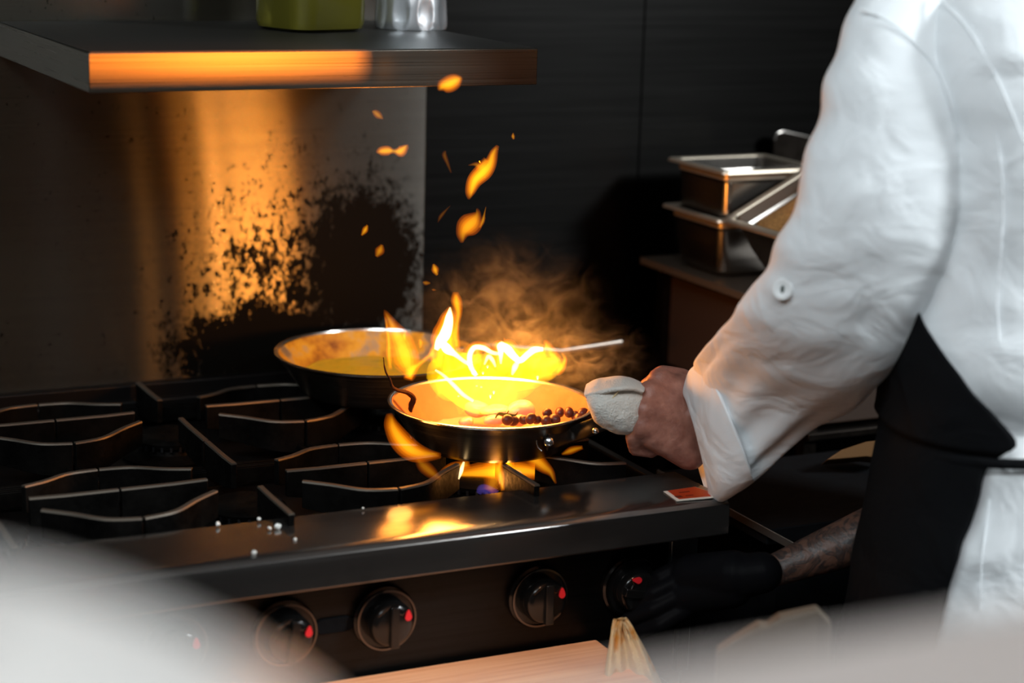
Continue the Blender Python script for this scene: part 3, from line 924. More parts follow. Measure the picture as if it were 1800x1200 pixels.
# head with brow, nose, chin, ears
hc = JA(1.70, .06, 0)
mb.ball(hc, (.078, .078, .105), 28, 18); mb.ball(hc+fd*.03+Vector((0, 0, -.045)), (.056, .056, .065), 24, 14)
mb.cap_(hc+fd*.088+Vector((0, 0, .02)), hc+fd*.105+Vector((0, 0, -.02)), .008, .014)
mb.cap_(hc+fd*.075+ld*.03+Vector((0, 0, .028)), hc+fd*.075-ld*.03+Vector((0, 0, .028)), .012, .012)
mb.cap_(hc+fd*.078+ld*.018+Vector((0, 0, -.052)), hc+fd*.078-ld*.018+Vector((0, 0, -.052)), .009, .009)
for s in (1, -1):
    mb.ball(hc+ld*(.078*s)+Vector((0, 0, -.005)), (.016, .012, .03), 12, 8)
    hip = JA(.92, 0, .09*s); kn = JA(.50, .03, .10*s); an = JA(.09, -.01, .11*s)
    mb.cap_(hip, kn, .092, .06); mb.cap_(kn, an, .06, .04); mb.cap_(an+Vector((0, 0, -.04)), an+fd*.17+Vector((0, 0, -.055)), .038, .032)
mb.cap_(lsh, elb, .045, .040); mb.cap_(elb, wri, .040, .027)
mb.cap_(rsh, relb, .053, .044); mb.cap_(relb, rwri, .046, .0185); mb.cap_(rwri, atd(1285, 1016, 2.275), .0180, .015)
# left hand: back of the palm towards the camera, fingers closed round the wrapped handle
D = 2.295
pal = [atd(1160, 668, D+.02), atd(1142, 692, D+.005), atd(1132, 720, D-.005), atd(1128, 748, D-.004)]
mb.cap_(atd(1148, 765, D+.006), atd(1212, 796, D+.03), .0165, .021)
for k, p in enumerate(pal):
    q = wri + (p-wri)*.12 + UP*(.014-.009*k)
    mb.cap_(q, p, .021, (.0155, .0165, .016, .0145)[k])
mb.cap_(atd(1190, 690, D+.035), atd(1180, 760, D+.02), .024, .022)
mb.cap_(atd(1205, 690, D+.045), atd(1200, 775, D+.03), .024, .022)
for k, p in enumerate(pal):
    r = (.0105, .0108, .0103, .0092)[k]
    L = (.036, .040, .037, .030)[k]
    a = p; b = p - RT*(.013-.001*k) + FW*.024 - UP*.008
    if k == 3: b = p - RT*.010 + FW*.008 - UP*.013
    if k == 2: b = p - RT*.014 + FW*.012 - UP*.010
    c = b + RT*.004 + FW*.020 - UP*.016
    d = c + RT*.020 + FW*.004 - UP*.004
    mb.cap_(a, b, r*1.12, r*1.02); mb.cap_(b, c, r, r*.92); mb.cap_(c, d, r*.9, r*.78)
# thumb leaves the side of the palm and closes over the handle from the far side
th0 = atd(1196, 672, D+.05); th1 = atd(1165, 662, D+.055); th2 = atd(1140, 680, D+.06); th3 = atd(1120, 700, D+.062)
mb.cap_(th0, th1, .018, .0145); mb.cap_(th1, th2, .0135, .0115); mb.cap_(th2, th3, .0115, .0095)
# knuckle tendons
for k, p in enumerate(pal): mb.cap_(p+(wri-p)*.15-FW*.0100, p+(wri-p)*.65-FW*.011, .0055, .004)
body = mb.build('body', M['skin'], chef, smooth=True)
md = body.modifiers.new('remesh', 'REMESH'); md.mode = 'VOXEL'; md.voxel_size = .0036; md.use_smooth_shade = True
md = body.modifiers.new('smooth', 'SMOOTH'); md.factor = .5; md.iterations = 3

# hair cap + toque-free crop
mb = MB(); mb.ball(hc-fd*.012+Vector((0, 0, .022)), (.084, .084, .095), 28, 18); mb.build('hair', M['hair'], chef)

# jacket body
def jring(z, grow, n=96, amp=.011, cover=None):
    a, b = tors(z); out = []
    for j in range(n):
        th = 2*math.pi*j/n; p = tp_(z, th, a+grow, b+grow)
        nn = (p-Vector((TC.x, TC.y, z))).normalized(); out.append(p+nn*fold(p, amp))
    return out
zs = [.845+.0125*i for i in range(59)]
mb = MB()
rings = []
for z in zs:
    tuck = 0.
    tuck -= .018*math.exp(-((z-1.085)/.022)**2)      # cinched by the apron tie
    tuck += .012*math.exp(-((z-1.16)/.05)**2)        # bloused above it
    rings.append(jring(z, .012+tuck))
mb.loft(rings, False)
jk = mb.build('jacket', M['jacket'], chef, sub=1)
md = jk.modifiers.new('sol', 'SOLIDIFY'); md.thickness = .003; md.offset = 0


def sleeve(name, secs, mat, amp=.006, ratio=.78, n=72, k=7, parent=None, wr=None):
    S = spline([(q[0], q[1], q[2], q[3], DM(q[4])) for q in secs], k); cen, hv = [], []
    for (lx, ly, rx, ry, d) in S:
        a, b = atd(lx, ly, d), atd(rx, ry, d); cen.append((a+b)/2); hv.append((a-b)/2)
    rings = []
    for i in range(len(S)):
        t = (cen[min(i+1, len(S)-1)]-cen[max(i-1, 0)]).normalized()
        h = hv[i]; nn = FW - h.normalized()*FW.dot(h.normalized()); nn.normalize()
        ring = []
        for j in range(n):
            a = 2*math.pi*j/n
            dr = h*math.cos(a) + nn*(h.length*ratio*math.sin(a))
            p = cen[i]+dr
            u = i/len(S)
            f_ = 0
            if wr: f_ = wr(u, a, p)
            ring.append(p + dr.normalized()*(fold(p, amp)+f_))
        rings.append(ring)
    mb = MB(); mb.loft(rings, False)
    return mb, rings


SL = [(1640, -48, 1660, -42, 1.895), (1590, -52, 1680, -22, 1.885), (1530, -38, 1680, 20, 1.875), (1500, 15, 1690, 90, 1.865), (1478, 90, 1702, 175, 1.86), (1454, 170, 1712, 245, 1.86), (1430, 250, 1704, 315, 1.865), (1411, 320, 1688, 385, 1.87), (1390, 400, 1664, 455, 1.88),
      (1352, 460, 1636, 520, 1.90), (1324, 505, 1604, 590, 1.92), (1293, 550, 1556, 655, 1.945), (1266, 588, 1506, 712, 1.985), (1243, 618, 1432, 742, 2.025), (1228, 640, 1370, 800, 2.06), (1222, 655, 1310, 852, 2.085), (1212, 668, 1262, 872, 2.105)]


def wr(u, a, p):
    # gathered folds near the cuff and the elbow, running along the sleeve
    s = .0
    s += .004*math.exp(-((u-.86)/.10)**2)*math.sin(9*a+3*u)
    s += .0030*math.exp(-((u-.55)/.10)**2)*math.sin(60*u+2*math.cos(a))*max(0, math.cos(a))
    s += .0028*math.exp(-((u-.30)/.12)**2)*math.sin(70*u)*max(0, math.cos(a))**2
    return s


mb, rings = sleeve('sleeve', SL, M['jacket'], .0060, .72, wr=wr)
slv = mb.build('sleeve', M['jacket'], chef, sub=1)
md = slv.modifiers.new('sol', 'SOLIDIFY'); md.thickness = .0025; md.offset = 0
# turned-back cuff band
CU = [(1236, 638, 1318, 838, 2.07), (1225, 648, 1292, 856, 2.083), (1214, 660, 1262, 872, 2.10), (1205, 690, 1246, 868, 2.115), (1207, 700, 1242, 862, 2.118)]
CU2 = [(lx-2, ly-3, rx+4, ry+6, d) for (lx, ly, rx, ry, d) in CU]
mb, _ = sleeve('cuff', CU2, M['jacket'], .002, .74, k=5)
cf = mb.build('cuff', M['jacket'], slv, sub=1)
md = cf.modifiers.new('sol', 'SOLIDIFY'); md.thickness = .004; md.offset = 0
# button with tab on the sleeve
bp_ = atd(1371, 506, 1.96)
# find sleeve surface point under pixel (1371,506)
best = None
for r_ in rings:
    for p in r_:
        x, y = pix(p); d = (p-CAM).dot(FW)
        e = (x-1371)**2+(y-506)**2
        if e < 90 and (best is None or d < best[0]): best = (d, p)
if best: bp_ = best[1]
bd = (CAM-bp_).normalized(); bd = (bd - RT*.45).normalized()
q = bd.to_track_quat('Z', 'Y').to_matrix().to_4x4()
mb = MB(); mb.lathe([(.0105, -.003), (.0112, .001), (.0108, .0024), (.0085, .0028), (.007, .0020), (.0002, .0018)], bp_+bd*.002, 28, False, q)
bt = mb.build('button', P('white_button', (.85, .86, .86), .3), slv)
mb = MB(); mb.ball(bp_+bd*.0042, (.0022, .0042, .0012), 12, 8, q); mb.build('button_thread', P('button_thread', (.04, .06, .05), .8), bt)
# seam cords: armhole and back panel seams
def surf_pts(pxs, depth):
    return [atd(x, y, depth(x, y)) for x, y in pxs]
allp = [v.co + ORG[slv] for v in slv.data.vertices] + [v.co + ORG[jk] for v in jk.data.vertices]
APX = [(pix(p), (p-CAM).dot(FW), p) for p in allp]
def front_at(x, y, rad=16):
    c = [(d, p) for (q, d, p) in APX if (q[0]-x)**2+(q[1]-y)**2 < rad*rad]
    return min(c)[0] if c else None
def seam(pxs, r=.0010, off=-.0016):
    pts = []; last = None
    for x, y in spline(pxs, 5):
        d = front_at(x, y) or last
        if d is None: continue
        last = d; pts.append((x, y, d))
    if len(pts) < 3: return None
    ds = [p[2] for p in pts]
    sm = [sum(ds[max(0, i-2):i+3])/len(ds[max(0, i-2):i+3]) for i in range(len(ds))]
    m_ = MB(); m_.tube([atd(x, y, d+off) for (x, y, _), d in zip(pts, sm)], r, 8); return m_
for s_px in ([(1512, 16), (1560, 36), (1605, 72), (1645, 120), (1670, 180), (1682, 240)], [(1648, -5), (1700, 50), (1748, 130), (1785, 215), (1799, 250)], [(1752, 235), (1762, 330), (1760, 430), (1752, 520), (1756, 600)], [(1738, 880), (1730, 940), (1724, 1000), (1722, 1070)]):
    m_ = seam(s_px)
    if m_: m_.build('armhole_seam', M['jacket'], slv)

# right short sleeve, rolled above the elbow (far side, in the dark)
mb = MB(); mb.cap_(rsh+(rsh-JA(1.40, 0, 0))*.05, relb+(rsh-relb)*.12, .075, .062, 32); mb.build('rolled_sleeve', M['jacket'], chef, sub=1)
# trousers and shoes
mb = MB()
for s in (1, -1):
    hip = JA(.93, 0, .09*s); kn = JA(.50, .03, .10*s); an = JA(.085, -.01, .11*s)
    mb.cap_(hip, kn, .108, .078, 28); mb.cap_(kn, an, .078, .062, 28)
mb.ball(JA(.93, 0, 0), (.155, .155, .11), 28, 14)
tr = mb.build('trousers', M['trousers'], chef)
md = tr.modifiers.new('remesh', 'REMESH'); md.mode = 'VOXEL'; md.voxel_size = .008; md.use_smooth_shade = True
for s in (1, -1):
    an = JA(.0, -.01, .11*s); mb = MB(); mb.cap_(an+Vector((0, 0, .045))-fd*.02, an+fd*.19+Vector((0, 0, .040)), .045, .038, 24)
    mb.v = [Vector((v.x, v.y, max(v.z, .001))) for v in mb.v]; mb.build('shoe', M['black'], chef)

# apron: shell round the front, edge follows the photo
EDGE = [(1.30, 1592, 470), (1.25, 1606, 520), (1.215, 1622, 556), (1.19, 1640, 600), (1.16, 1682, 640), (1.13, 1722, 690), (1.10, 1768, 755), (1.085, 1796, 785), (1.078, 1790, 795), (1.06, 1736, 830), (1.02, 1722, 900), (.97, 1694, 1000), (.93, 1676, 1070), (.86, 1650, 1150), (.5, 1640, 1500)]


def edge_th(z):
    X = EDGE[-1][1]
    for (z0, x0, _), (z1, x1, _) in zip(EDGE, EDGE[1:]):
        if z >= z1: X = x0 + (x1-x0)*max(0, min(1, (z-z0)/(z1-z0))); break
    a, b = tors(max(z, .80)); best = (1e9, 1.2)
    for k in range(10, 150):
        th = math.radians(k)
        p = tp_(z, th, a+.02, b+.02); e = abs(pix(p)[0]-X)
        if e < best[0]: best = (e, th)
    return best[1]


def apron_shell(z0, z1, nz, name, grow):
    rings = []; last = None
    for i in range(nz+1):
        z = z1+(z0-z1)*i/nz; th = edge_th(z)
        a, b = tors(max(z, .80))
        if z < .9: a += (.9-z)*.03; b += (.9-z)*.02
        ring = []
        for j in range(41):
            t = -th*.95 + (th*1.95)*j/40
            p = tp_(z, t, a+grow, b+grow); nn = (p-Vector((TC.x, TC.y, z))).normalized()
            ring.append(p+nn*max(fold(p, .007), -.003))
        rings.append(ring)
    mb = MB(); mb.loft(rings, False, closed=False)
    o = mb.build(name, M['apron'], chef, sub=1); md = o.modifiers.new('sol', 'SOLIDIFY'); md.thickness = .003; md.offset = 0
    return o


ap = apron_shell(.50, 1.075, 46, 'apron_skirt', .026)
ap2 = apron_shell(1.07, 1.36, 26, 'apron_bib', .032)
# waist tie
pts = []
for k in range(40):
    th = math.radians(38+k*4.4); z = 1.052+.0*k+.018*(k/39); a, b = tors(z); pts.append(tp_(z, th, a+.026, b+.026))
mb = MB(); mb.tube(pts, [.0055]*40, 10, flat=.5); mb.build('apron_tie', M['apron'], chef)
# neck strap
mb = MB(); mb.tube(spline([tuple(tp_(1.36, .5, .17, .2)), tuple(tp_(1.46, .75, .145, .16)), tuple(tp_(1.555, 1.3, .085, .11)), tuple(tp_(1.58, 2.4, .085, .09)), tuple(tp_(1.58, 3.9, .085, .09)), tuple(tp_(1.555, 5.0, .085, .11)), tuple(tp_(1.46, 5.5, .145, .16)), tuple(tp_(1.36, 5.8, .17, .2))], 6), .008, 8, flat=.3); mb.build('neck_strap', M['apron'], chef)

# black glove on the right hand, at the knob
mb = MB()
gw = atd(1338, 1006, 2.250); gp = atd(1255, 1022, 2.275)
mb.cap_(gw, atd(1290, 1015, 2.260), .0245, .026); mb.cap_(atd(1290, 1010, 2.260), atd(1215, 1012, 2.290), .029, .026); mb.cap_(atd(1285, 1030, 2.265), atd(1205, 1045, 2.290), .026, .024)
fk = [((1200, 1000), (1160, 1022), (1128, 1048), 2.295), ((1195, 1022), (1150, 1046), (1112, 1062), 2.285), ((1195, 1045), (1148, 1068), (1104, 1084), 2.281), ((1205, 1062), (1160, 1088), (1122, 1100), 2.281)]
for k, (a, b, c, d) in enumerate(fk):
    a = (a[0], a[1]+(-6, -2, 2, 8)[k]); b = (b[0], b[1]+(-10, -4, 3, 10)[k]); c = (c[0], c[1]+(-12, -4, 4, 12)[k])
    mb.cap_(atd(*a, d), atd(*b, d-.004), .0105, .0092); mb.cap_(atd(*b, d-.004), atd(*c, d+.012), .0092, .0082); mb.cap_(atd(*c, d+.012), atd(c[0]-6, c[1]+4, d+.032), .0082, .0076)
mb.cap_(atd(1235, 1000, 2.305), atd(1185, 1020, 2.325), .016, .0125); mb.cap_(atd(1185, 1020, 2.325), atd(1150, 1055, 2.330), .0125, .010)
for k in range(5):                                   # creased wrist
    x = 1268+k*14
    mb.ball(atd(x, 1010, 2.261), (.0105, .0105, .0272), 18, 12)
gl = mb.build('glove', M['glove'], chef)
md = gl.modifiers.new('remesh', 'REMESH'); md.mode = 'VOXEL'; md.voxel_size = .0024; md.use_smooth_shade = True
md = gl.modifiers.new('smooth', 'SMOOTH'); md.factor = .5; md.iterations = 2

# ------------------------------------------------------------ cloths
# terry cloth wrapped round the pan handle, open cone towards the pan
def cone_ring(cx_, cy_, d, hw, hh, rot, n=40, depth=.8):
    out = []
    for j in range(n):
        a = 2*math.pi*j/n
        u = hw*math.cos(a); v = hh*math.sin(a)
        x = u*math.cos(rot)-v*math.sin(rot); y = u*math.sin(rot)+v*math.cos(rot)
        out.append((cx_, cy_, d, x, y, a))
    return out
wrapc = thing('folded_cloth', atd(1090, 715, 2.308), 'white terry cloth wrapped round the handle of the flaming pan', 'cloth')
secs = [  # top px, bottom px, depth half size
    ((1029, 689), (1036, 716), .014, 2.288), ((1040, 680), (1048, 742), .026, 2.292), ((1060, 672), (1070, 755), .033, 2.296), ((1085, 668), (1092, 762), .034, 2.300), ((1110, 670), (1110, 762), .030, 2.302), ((1130, 680), (1125, 752), .022, 2.305), ((1150, 690), (1142, 742), .016, 2.308)]
S = spline([(a[0], a[1], b[0], b[1], w_, d) for a, b, w_, d in secs], 6)
rings = []
for (ax, ay, bx, by, w_, d) in S:
    T, B_ = atd(ax, ay, d), atd(bx, by, d); c = (T+B_)/2; h = (T-B_)/2
    rings.append([c + h*math.cos(2*math.pi*j/56) + FW*(w_*math.sin(2*math.pi*j/56)) for j in range(56)])
for r_ in rings:
    c = sum(r_, Vector())/len(r_)
    for p in r_: p += (p-c).normalized()*(.0020*noise.noise(p*120)+.0012*noise.noise(p*420))
mb = MB(); mb.loft(rings, False); o = mb.build('wrapped_cloth', M['terry'], wrapc, sub=1); md = o.modifiers.new('sol', 'SOLIDIFY'); md.thickness = .004; md.offset = -.5
# overlapping fold flap: top flap lit by the fire
fl_ = []
for (x, y, d) in ((1026, 695, 2.278), (1045, 690, 2.268), (1068, 685, 2.261), (1092, 681, 2.260), (1112, 682, 2.266), (1134, 688, 2.278)):
    fl_.append((x, y, d))
fl2 = [(1034, 676, 2.328), (1046, 667, 2.333), (1068, 663, 2.343), (1092, 662, 2.343), (1112, 667, 2.338), (1130, 679, 2.328)]
A_ = [atd(*q) for q in spline(fl_, 4)]; B_ = [atd(*q) for q in spline(fl2, 4)]
mb = MB(); rows = []
for t in range(9):
    u = t/8; rows.append([a.lerp(b, u)+UP*(.006*math.sin(math.pi*u)+.0012*noise.noise(a.lerp(b, u)*400)) for a, b in zip(A_, B_)])
mb.loft(rows, False, closed=False); o = mb.build('top_fold', M['terry'], wrapc, sub=1); md = o.modifiers.new('sol', 'SOLIDIFY'); md.thickness = .004
# crease line on the cloth
mb = MB(); mb.tube([atd(x, y, 2.266) for x, y in spline([(1094, 682), (1083, 692), (1074, 704), (1070, 712)], 4)], .0009, 6); mb.build('cloth_crease', M['towel'], wrapc)

# towel hanging from the gloved hand
tw = []
for i in range(22):
    v = i/21; row = []
    for j in range(33):
        u = j/32
        wd = .010+.075*v**.75
        x = -wd*.40 + wd*1.1*u
        dp = .010*math.sin(u*9+v*1.5)*(.3+v)+.004*math.sin(u*23)
        base = atd(1088+16*v, 1088+190*v, 2.20)
        row.append(base+RT*x - FW*dp)
    tw.append(row)
mb = MB(); mb.loft(tw, False, closed=False)
o = mb.build('kitchen_towel', M['towel'], None, sub=1, org=atd(1090, 1090, 2.20)); md = o.modifiers.new('sol', 'SOLIDIFY'); md.thickness = .004
setp(o, 'cream towel with a yellow stain hanging below the black glove', 'towel')
# beige paper on the right
pp = [atd(x, y+4, 1.95) for x, y in ((1262, 1140), (1290, 1122), (1335, 1095), (1350, 1097), (1372, 1082), (1438, 1068), (1462, 1092))]
lo = [Vector((pp[-1].x+.01, pp[-1].y, .001)), Vector((pp[0].x, pp[0].y, .001))]
hz_ = Vector((FW.x, FW.y, 0)).normalized()*.018
mb = MB(); mb.loft([pp+lo, [p+hz_ for p in pp+lo]], True); o = mb.build('paper_sack', M['paper'], None, smooth=False, bevel=.002, org=(pp[3].x, pp[3].y, 0)); setp(o, 'torn-topped beige paper sack right of the hanging towel, half behind foreground blur', 'sack')
# bronze lid edge beyond the apron
pp = [atd(x, y, 2.56) for x, y in ((1453, 808), (1480, 790), (1523, 776), (1560, 772), (1560, 806), (1523, 802))]
mb = MB(); mb.loft([pp, [p+FW*.05-UP*.01 for p in pp]], True); o = mb.build('bronze_tray', M['bronze'], None, bevel=.001, org=pp[0]); setp(o, 'bronze coloured tray corner between sleeve and apron', 'tray')

# added unseen hood with a slot, shaping the spot beam, outside the frame at the right
mask = thing('shelf_spot_mask', HLP, 'unseen added slotted light hood aimed at the wall shelf', 'lamp')
def qd(x0, x1, z0, z1, dist):
    return [HLP + (Vector((x, 2.112, z))-HLP)*(dist/1.68) for x, z in ((x0, z0), (x1, z0), (x1, z1), (x0, z1))]
for nm, (x0, x1, z0, z1) in (('mask_lower_plate', (.1, 1.3, 1.0, 1.403)), ('mask_upper_plate', (.1, 1.3, 1.438, 1.8)), ('mask_left_plate', (.1, .50, 1.375, 1.443)), ('mask_right_plate', (.84, 1.3, 1.375, 1.443))):
    MB().loft([qd(x0, x1, z0, z1, .30), qd(x0, x1, z0, z1, .305)], True).build(nm, M['black'], mask, smooth=False)
MB().tube([HLP+Vector((0, -.02, .03)), HLP+Vector((0, -.02, 1.28))], .006, 10).build('mask_rod', M['steel'], mask)

# ------------------------------------------------------------ foreground pass counter and bowl
CZ = 1.392
e0, e1 = onz(1760, 1062, CZ), onz(860, 1205, CZ)
yE = (e0.y+e1.y)/2
ct = thing('pass_counter', (.3, yE-.2, 0), 'pale out-of-focus counter top across the bottom right corner', 'counter')
MB().box((-.35, yE-.34, CZ-.02), (1.1, yE, CZ)).build('counter_top', M['counter'], ct, bevel=.006)
for x in (-.33, 1.07):
    MB().box((x-.02, yE-.32, 0), (x+.02, yE-.05, CZ-.02)).build('counter_leg', M['steel'], ct)
bc = atd(60, 1390, .60); bc.z = CZ
bw = thing('white_bowl', bc, 'large out-of-focus white bowl in the near left corner', 'bowl')
BC = atd(-300, 2385, .42)
BR = 1400*.42/FPX
mb = MB(); prof = []
z0 = CZ-BC.z
for k in range(15):
    z = z0 + (BR-z0)*(k/14.)
    prof.append((math.sqrt(max(BR*BR-z*z, 1e-8)), z))
prof = [(prof[0][0]-.003, z0)] + prof
mb.lathe(prof, BC, 64); mb.build('bowl_shell', M['bowl'], bw)
mb = MB(); mb.lathe([(.034, BR-.006), (.034, BR+.004), (.031, BR+.004), (.031, BR-.004)], BC, 48); mb.build('bowl_foot', M['bowl'], bw)

# ------------------------------------------------------------ flames
def tongue(name, pts, d, mat, label, parent=None, flat=.7, n=16, k=6, jit=.0012, cat='flame', group=None):
    """pts: (px, py, halfwidth px[, depth offset])"""
    d += .2
    S = spline([(p[0], p[1], p[2], p[3] if len(p) > 3 else 0.) for p in pts], k)
    P3 = [atd(x, y, d+o) for x, y, w_, o in S]
    rd = [max(w_, .6)*d/FPX for x, y, w_, o in S]
    mb = MB(); mb.tube(P3, rd, n, flat=flat, up=RT)
    for v in mb.v:
        q = v*38; v += Vector((noise.noise(q), noise.noise(q+Vector((7, 1, 3))), noise.noise(q+Vector((2, 9, 5)))))*jit
    org = P3[len(P3)//2]
    o = mb.build(name, mat, parent, org=org)
    if not parent: setp(o, label, cat, group)
    if mat in LAY:     # hotter layers inside
        o.data.materials[0] = LAY[mat][0]
        for q, (sc1, sh_) in enumerate(((.78, .05), (.56, .10), (.34, .16))):
            mb = MB(); mb.tube([p.lerp(P3[len(P3)//2], sh_) for p in P3], [x*sc1 for x in rd], n, flat=flat, up=RT)
            for v in mb.v:
                qv = v*38; v += Vector((noise.noise(qv), noise.noise(qv+Vector((7, 1, 3))), noise.noise(qv+Vector((2, 9, 5)))))*jit
            mb.build('inner_glow', LAY[mat][q+1], o, org=org)
    return o


PF = thing('pan_flame', atd(860, 700, 2.4), 'large yellow and white fire rising from the front frying pan', 'flame')
def pf(name, pts, d, mat, **k):
    if name == 'white_strand': tongue('flame_halo', [(p[0], p[1]-1, p[2]*2.1) for p in pts], d+.006, M['fl_gold'], None, PF, **{**k, 'jit': .003})
    return tongue(name, pts, d, mat, None, PF, **k)
# yellow body
pf('flame_body', [(752, 668, 6), (775, 655, 26), (810, 655, 36), (850, 655, 38), (890, 655, 36), (930, 648, 34), (962, 640, 26), (985, 634, 8)], 2.23, M['fl_yellow'], jit=.006, n=24)
pf('flame_body', [(770, 660, 8), (800, 680, 26), (840, 698, 28), (880, 700, 24), (920, 690, 12), (940, 682, 3)], 2.17, M['fl_yellow'], jit=.005, n=24)
pf('flame_body', [(808, 728, 3), (806, 705, 12), (790, 685, 20), (765, 665, 16), (752, 652, 4)], 2.15, M['fl_yellow'], jit=.003)
# white strands
pf('white_strand', [(766, 615, 4), (772, 602, 8), (782, 588, 10), (788, 572, 9), (790, 556, 7), (791, 540, 1.5)], 2.19, M['fl_white'], jit=.001)
pf('white_strand', [(775, 600, 6), (785, 612, 9), (800, 622, 5), (815, 634, 4), (826, 640, 4)], 2.19, M['fl_white'], jit=.001)
pf('white_strand', [(838, 660, 4), (828, 645, 5), (826, 625, 5), (834, 611, 5), (850, 612, 5), (866, 620, 4), (880, 622, 3)], 2.20, M['fl_white'], jit=.001)
pf('white_strand', [(881, 640, 2), (881, 620, 5), (881, 608, 7), (884, 600, 2)], 2.20, M['fl_white'], jit=.001)
pf('white_strand', [(882, 605, 5), (892, 614, 8), (904, 627, 7), (915, 633, 6), (928, 622, 6), (940, 614, 6), (955, 613, 4)], 2.21, M['fl_white'], jit=.001)
pf('white_strand', [(765, 650, 2), (780, 660, 3), (796, 676, 4), (812, 692, 4), (832, 704, 3)], 2.14, M['fl_white'], jit=.001)
# tall tongue
pf('flame_tongue', [(803, 618, 8), (800, 595, 9), (803, 570, 6), (805, 548, 8), (802, 528, 10), (801, 513, 5)], 2.205, M['fl_gold'], jit=.001)
pf('flame_tongue', [(770, 650, 10), (772, 625, 14), (785, 596, 14), (790, 570, 9), (791, 548, 3)], 2.21, M['fl_gold'], jit=.001)
# left orange tongue
pf('flame_tongue', [(716, 668, 8), (718, 655, 16), (714, 635, 26), (708, 610, 24), (700, 590, 20), (688, 570, 13), (678, 552, 6), (674, 545, 1)], 2.18, M['fl_orange'], jit=.002, n=24)
pf('flame_tongue', [(686, 650, 4), (684, 625, 6), (684, 600, 5), (680, 575, 4), (676, 556, 2)], 2.175, M['fl_gold'], jit=.001)
pf('flame_tongue', [(716, 666, 8), (722, 650, 10), (735, 640, 6), (752, 628, 5), (764, 618, 6)], 2.175, M['fl_gold'], jit=.002)
pf('flame_tongue', [(712, 600, 2), (711, 590, 5), (714, 580, 2)], 2.17, M['fl_gold'], jit=.001)
pf('flame_tongue', [(739, 612, 2), (740, 602, 5), (737, 596, 2)], 2.18, M['fl_gold'], jit=.001)
# right ragged end
pf('flame_tongue', [(948, 650, 8), (962, 640, 17), (975, 630, 13), (960, 606, 6), (955, 601, 2)], 2.25, M['fl_gold'], jit=.004)
pf('flame_tongue', [(930, 672, 6), (950, 662, 12), (972, 648, 14), (985, 634, 4)], 2.25, M['fl_orange'], jit=.004)
for pts_ in ([(822, 660, 6), (836, 640, 12), (840, 622, 9), (834, 606, 2)], [(878, 650, 7), (886, 628, 13), (888, 612, 9), (882, 595, 1.5)], [(930, 650, 8), (945, 630, 13), (956, 614, 8), (960, 600, 1.5)],
             [(770, 700, 4), (778, 680, 12), (790, 655, 14), (784, 630, 8), (776, 612, 2)], [(812, 722, 3), (826, 700, 12), (838, 676, 14), (828, 655, 5)], [(868, 716, 3), (880, 696, 12), (900, 672, 13), (918, 655, 4)],
             [(975, 655, 5), (985, 642, 9), (990, 630, 5), (984, 618, 1.5)], [(765, 640, 4), (760, 622, 7), (764, 606, 5), (772, 592, 1.5)]):
    pf('flame_tongue', pts_, 2.215, M['fl_gold'], jit=.004)
pf('white_strand', [(850, 640, 2), (858, 628, 4), (866, 634, 4), (872, 646, 2)], 2.19, M['fl_white'], jit=.002)
pf('white_strand', [(912, 634, 3), (905, 645, 5), (900, 658, 2)], 2.19, M['fl_white'], jit=.002)
pf('flame_spark', [(832, 650, 2), (833, 655, 5), (835, 660, 2)], 2.17, M['fl_white'], jit=0)
for x, y, r in ((849, 656, 2.5), (857, 645, 2.5), (846, 681, 2), (838, 679, 1.8), (806, 697, 2), (945, 664, 3.5), (868, 690, 3), (862, 697, 3)):
    pf('flame_spark', [(x-2, y, r*.5), (x, y-1, r), (x+2, y, r*.5)], 2.16, M['fl_white'], jit=0, k=3, n=8)
# fire between pan and burner
BF = thing('burner_flame', atd(880, 850, 2.42), 'orange gas flame coming out under the front frying pan', 'flame')
for pts, d, m_ in (([(772, 838, 6), (820, 832, 15), (880, 830, 22), (940, 828, 15), (978, 836, 5)], 2.25, 'fl_orange'), ([(858, 862, 10), (868, 842, 22), (870, 824, 24), (864, 806, 16)], 2.20, 'fl_faint'), ([(900, 860, 8), (892, 842, 20), (886, 822, 22), (890, 805, 16)], 2.21, 'fl_gold'), ([(884, 862, 4), (880, 840, 7), (876, 822, 8), (880, 808, 4)], 2.18, 'fl_gold'),
                   ([(842, 866, 5), (848, 858, 9), (862, 862, 8), (876, 866, 4)], 2.17, 'fl_blue'), ([(905, 828, 3), (912, 832, 7), (918, 842, 5)], 2.20, 'fl_blue'),
                   ([(768, 840, 3), (782, 832, 11), (800, 824, 13), (826, 816, 8)], 2.21, 'fl_orange'), ([(806, 842, 2), (812, 828, 4), (816, 812, 2)], 2.19, 'fl_white'), ([(790, 838, 2), (796, 828, 4), (800, 816, 2)], 2.20, 'fl_gold'),
                   ([(925, 802, 8), (942, 808, 13), (958, 822, 10), (972, 834, 6), (979, 850, 2)], 2.22, 'fl_orange'),
                   ([(988, 797, 2), (1005, 792, 7), (1024, 787, 4)], 2.20, 'fl_orange')):
    tongue('flame_tongue', pts, d-.05, M[m_], None, BF, jit=.0022)
tongue('side_flame', [(684, 726, 5), (688, 748, 15), (702, 772, 20), (722, 790, 20), (752, 800, 12), (775, 802, 5)], 2.10, M['fl_orange'], 'orange flame licking up the outer left side of the flaming pan', jit=.0015, group=None)
tongue('side_flame', [(732, 806, 5), (744, 818, 12), (760, 832, 11), (776, 842, 3)], 2.08, M['fl_faint'], 'short orange flame below the left of the pan, by the grate finger', jit=.001)
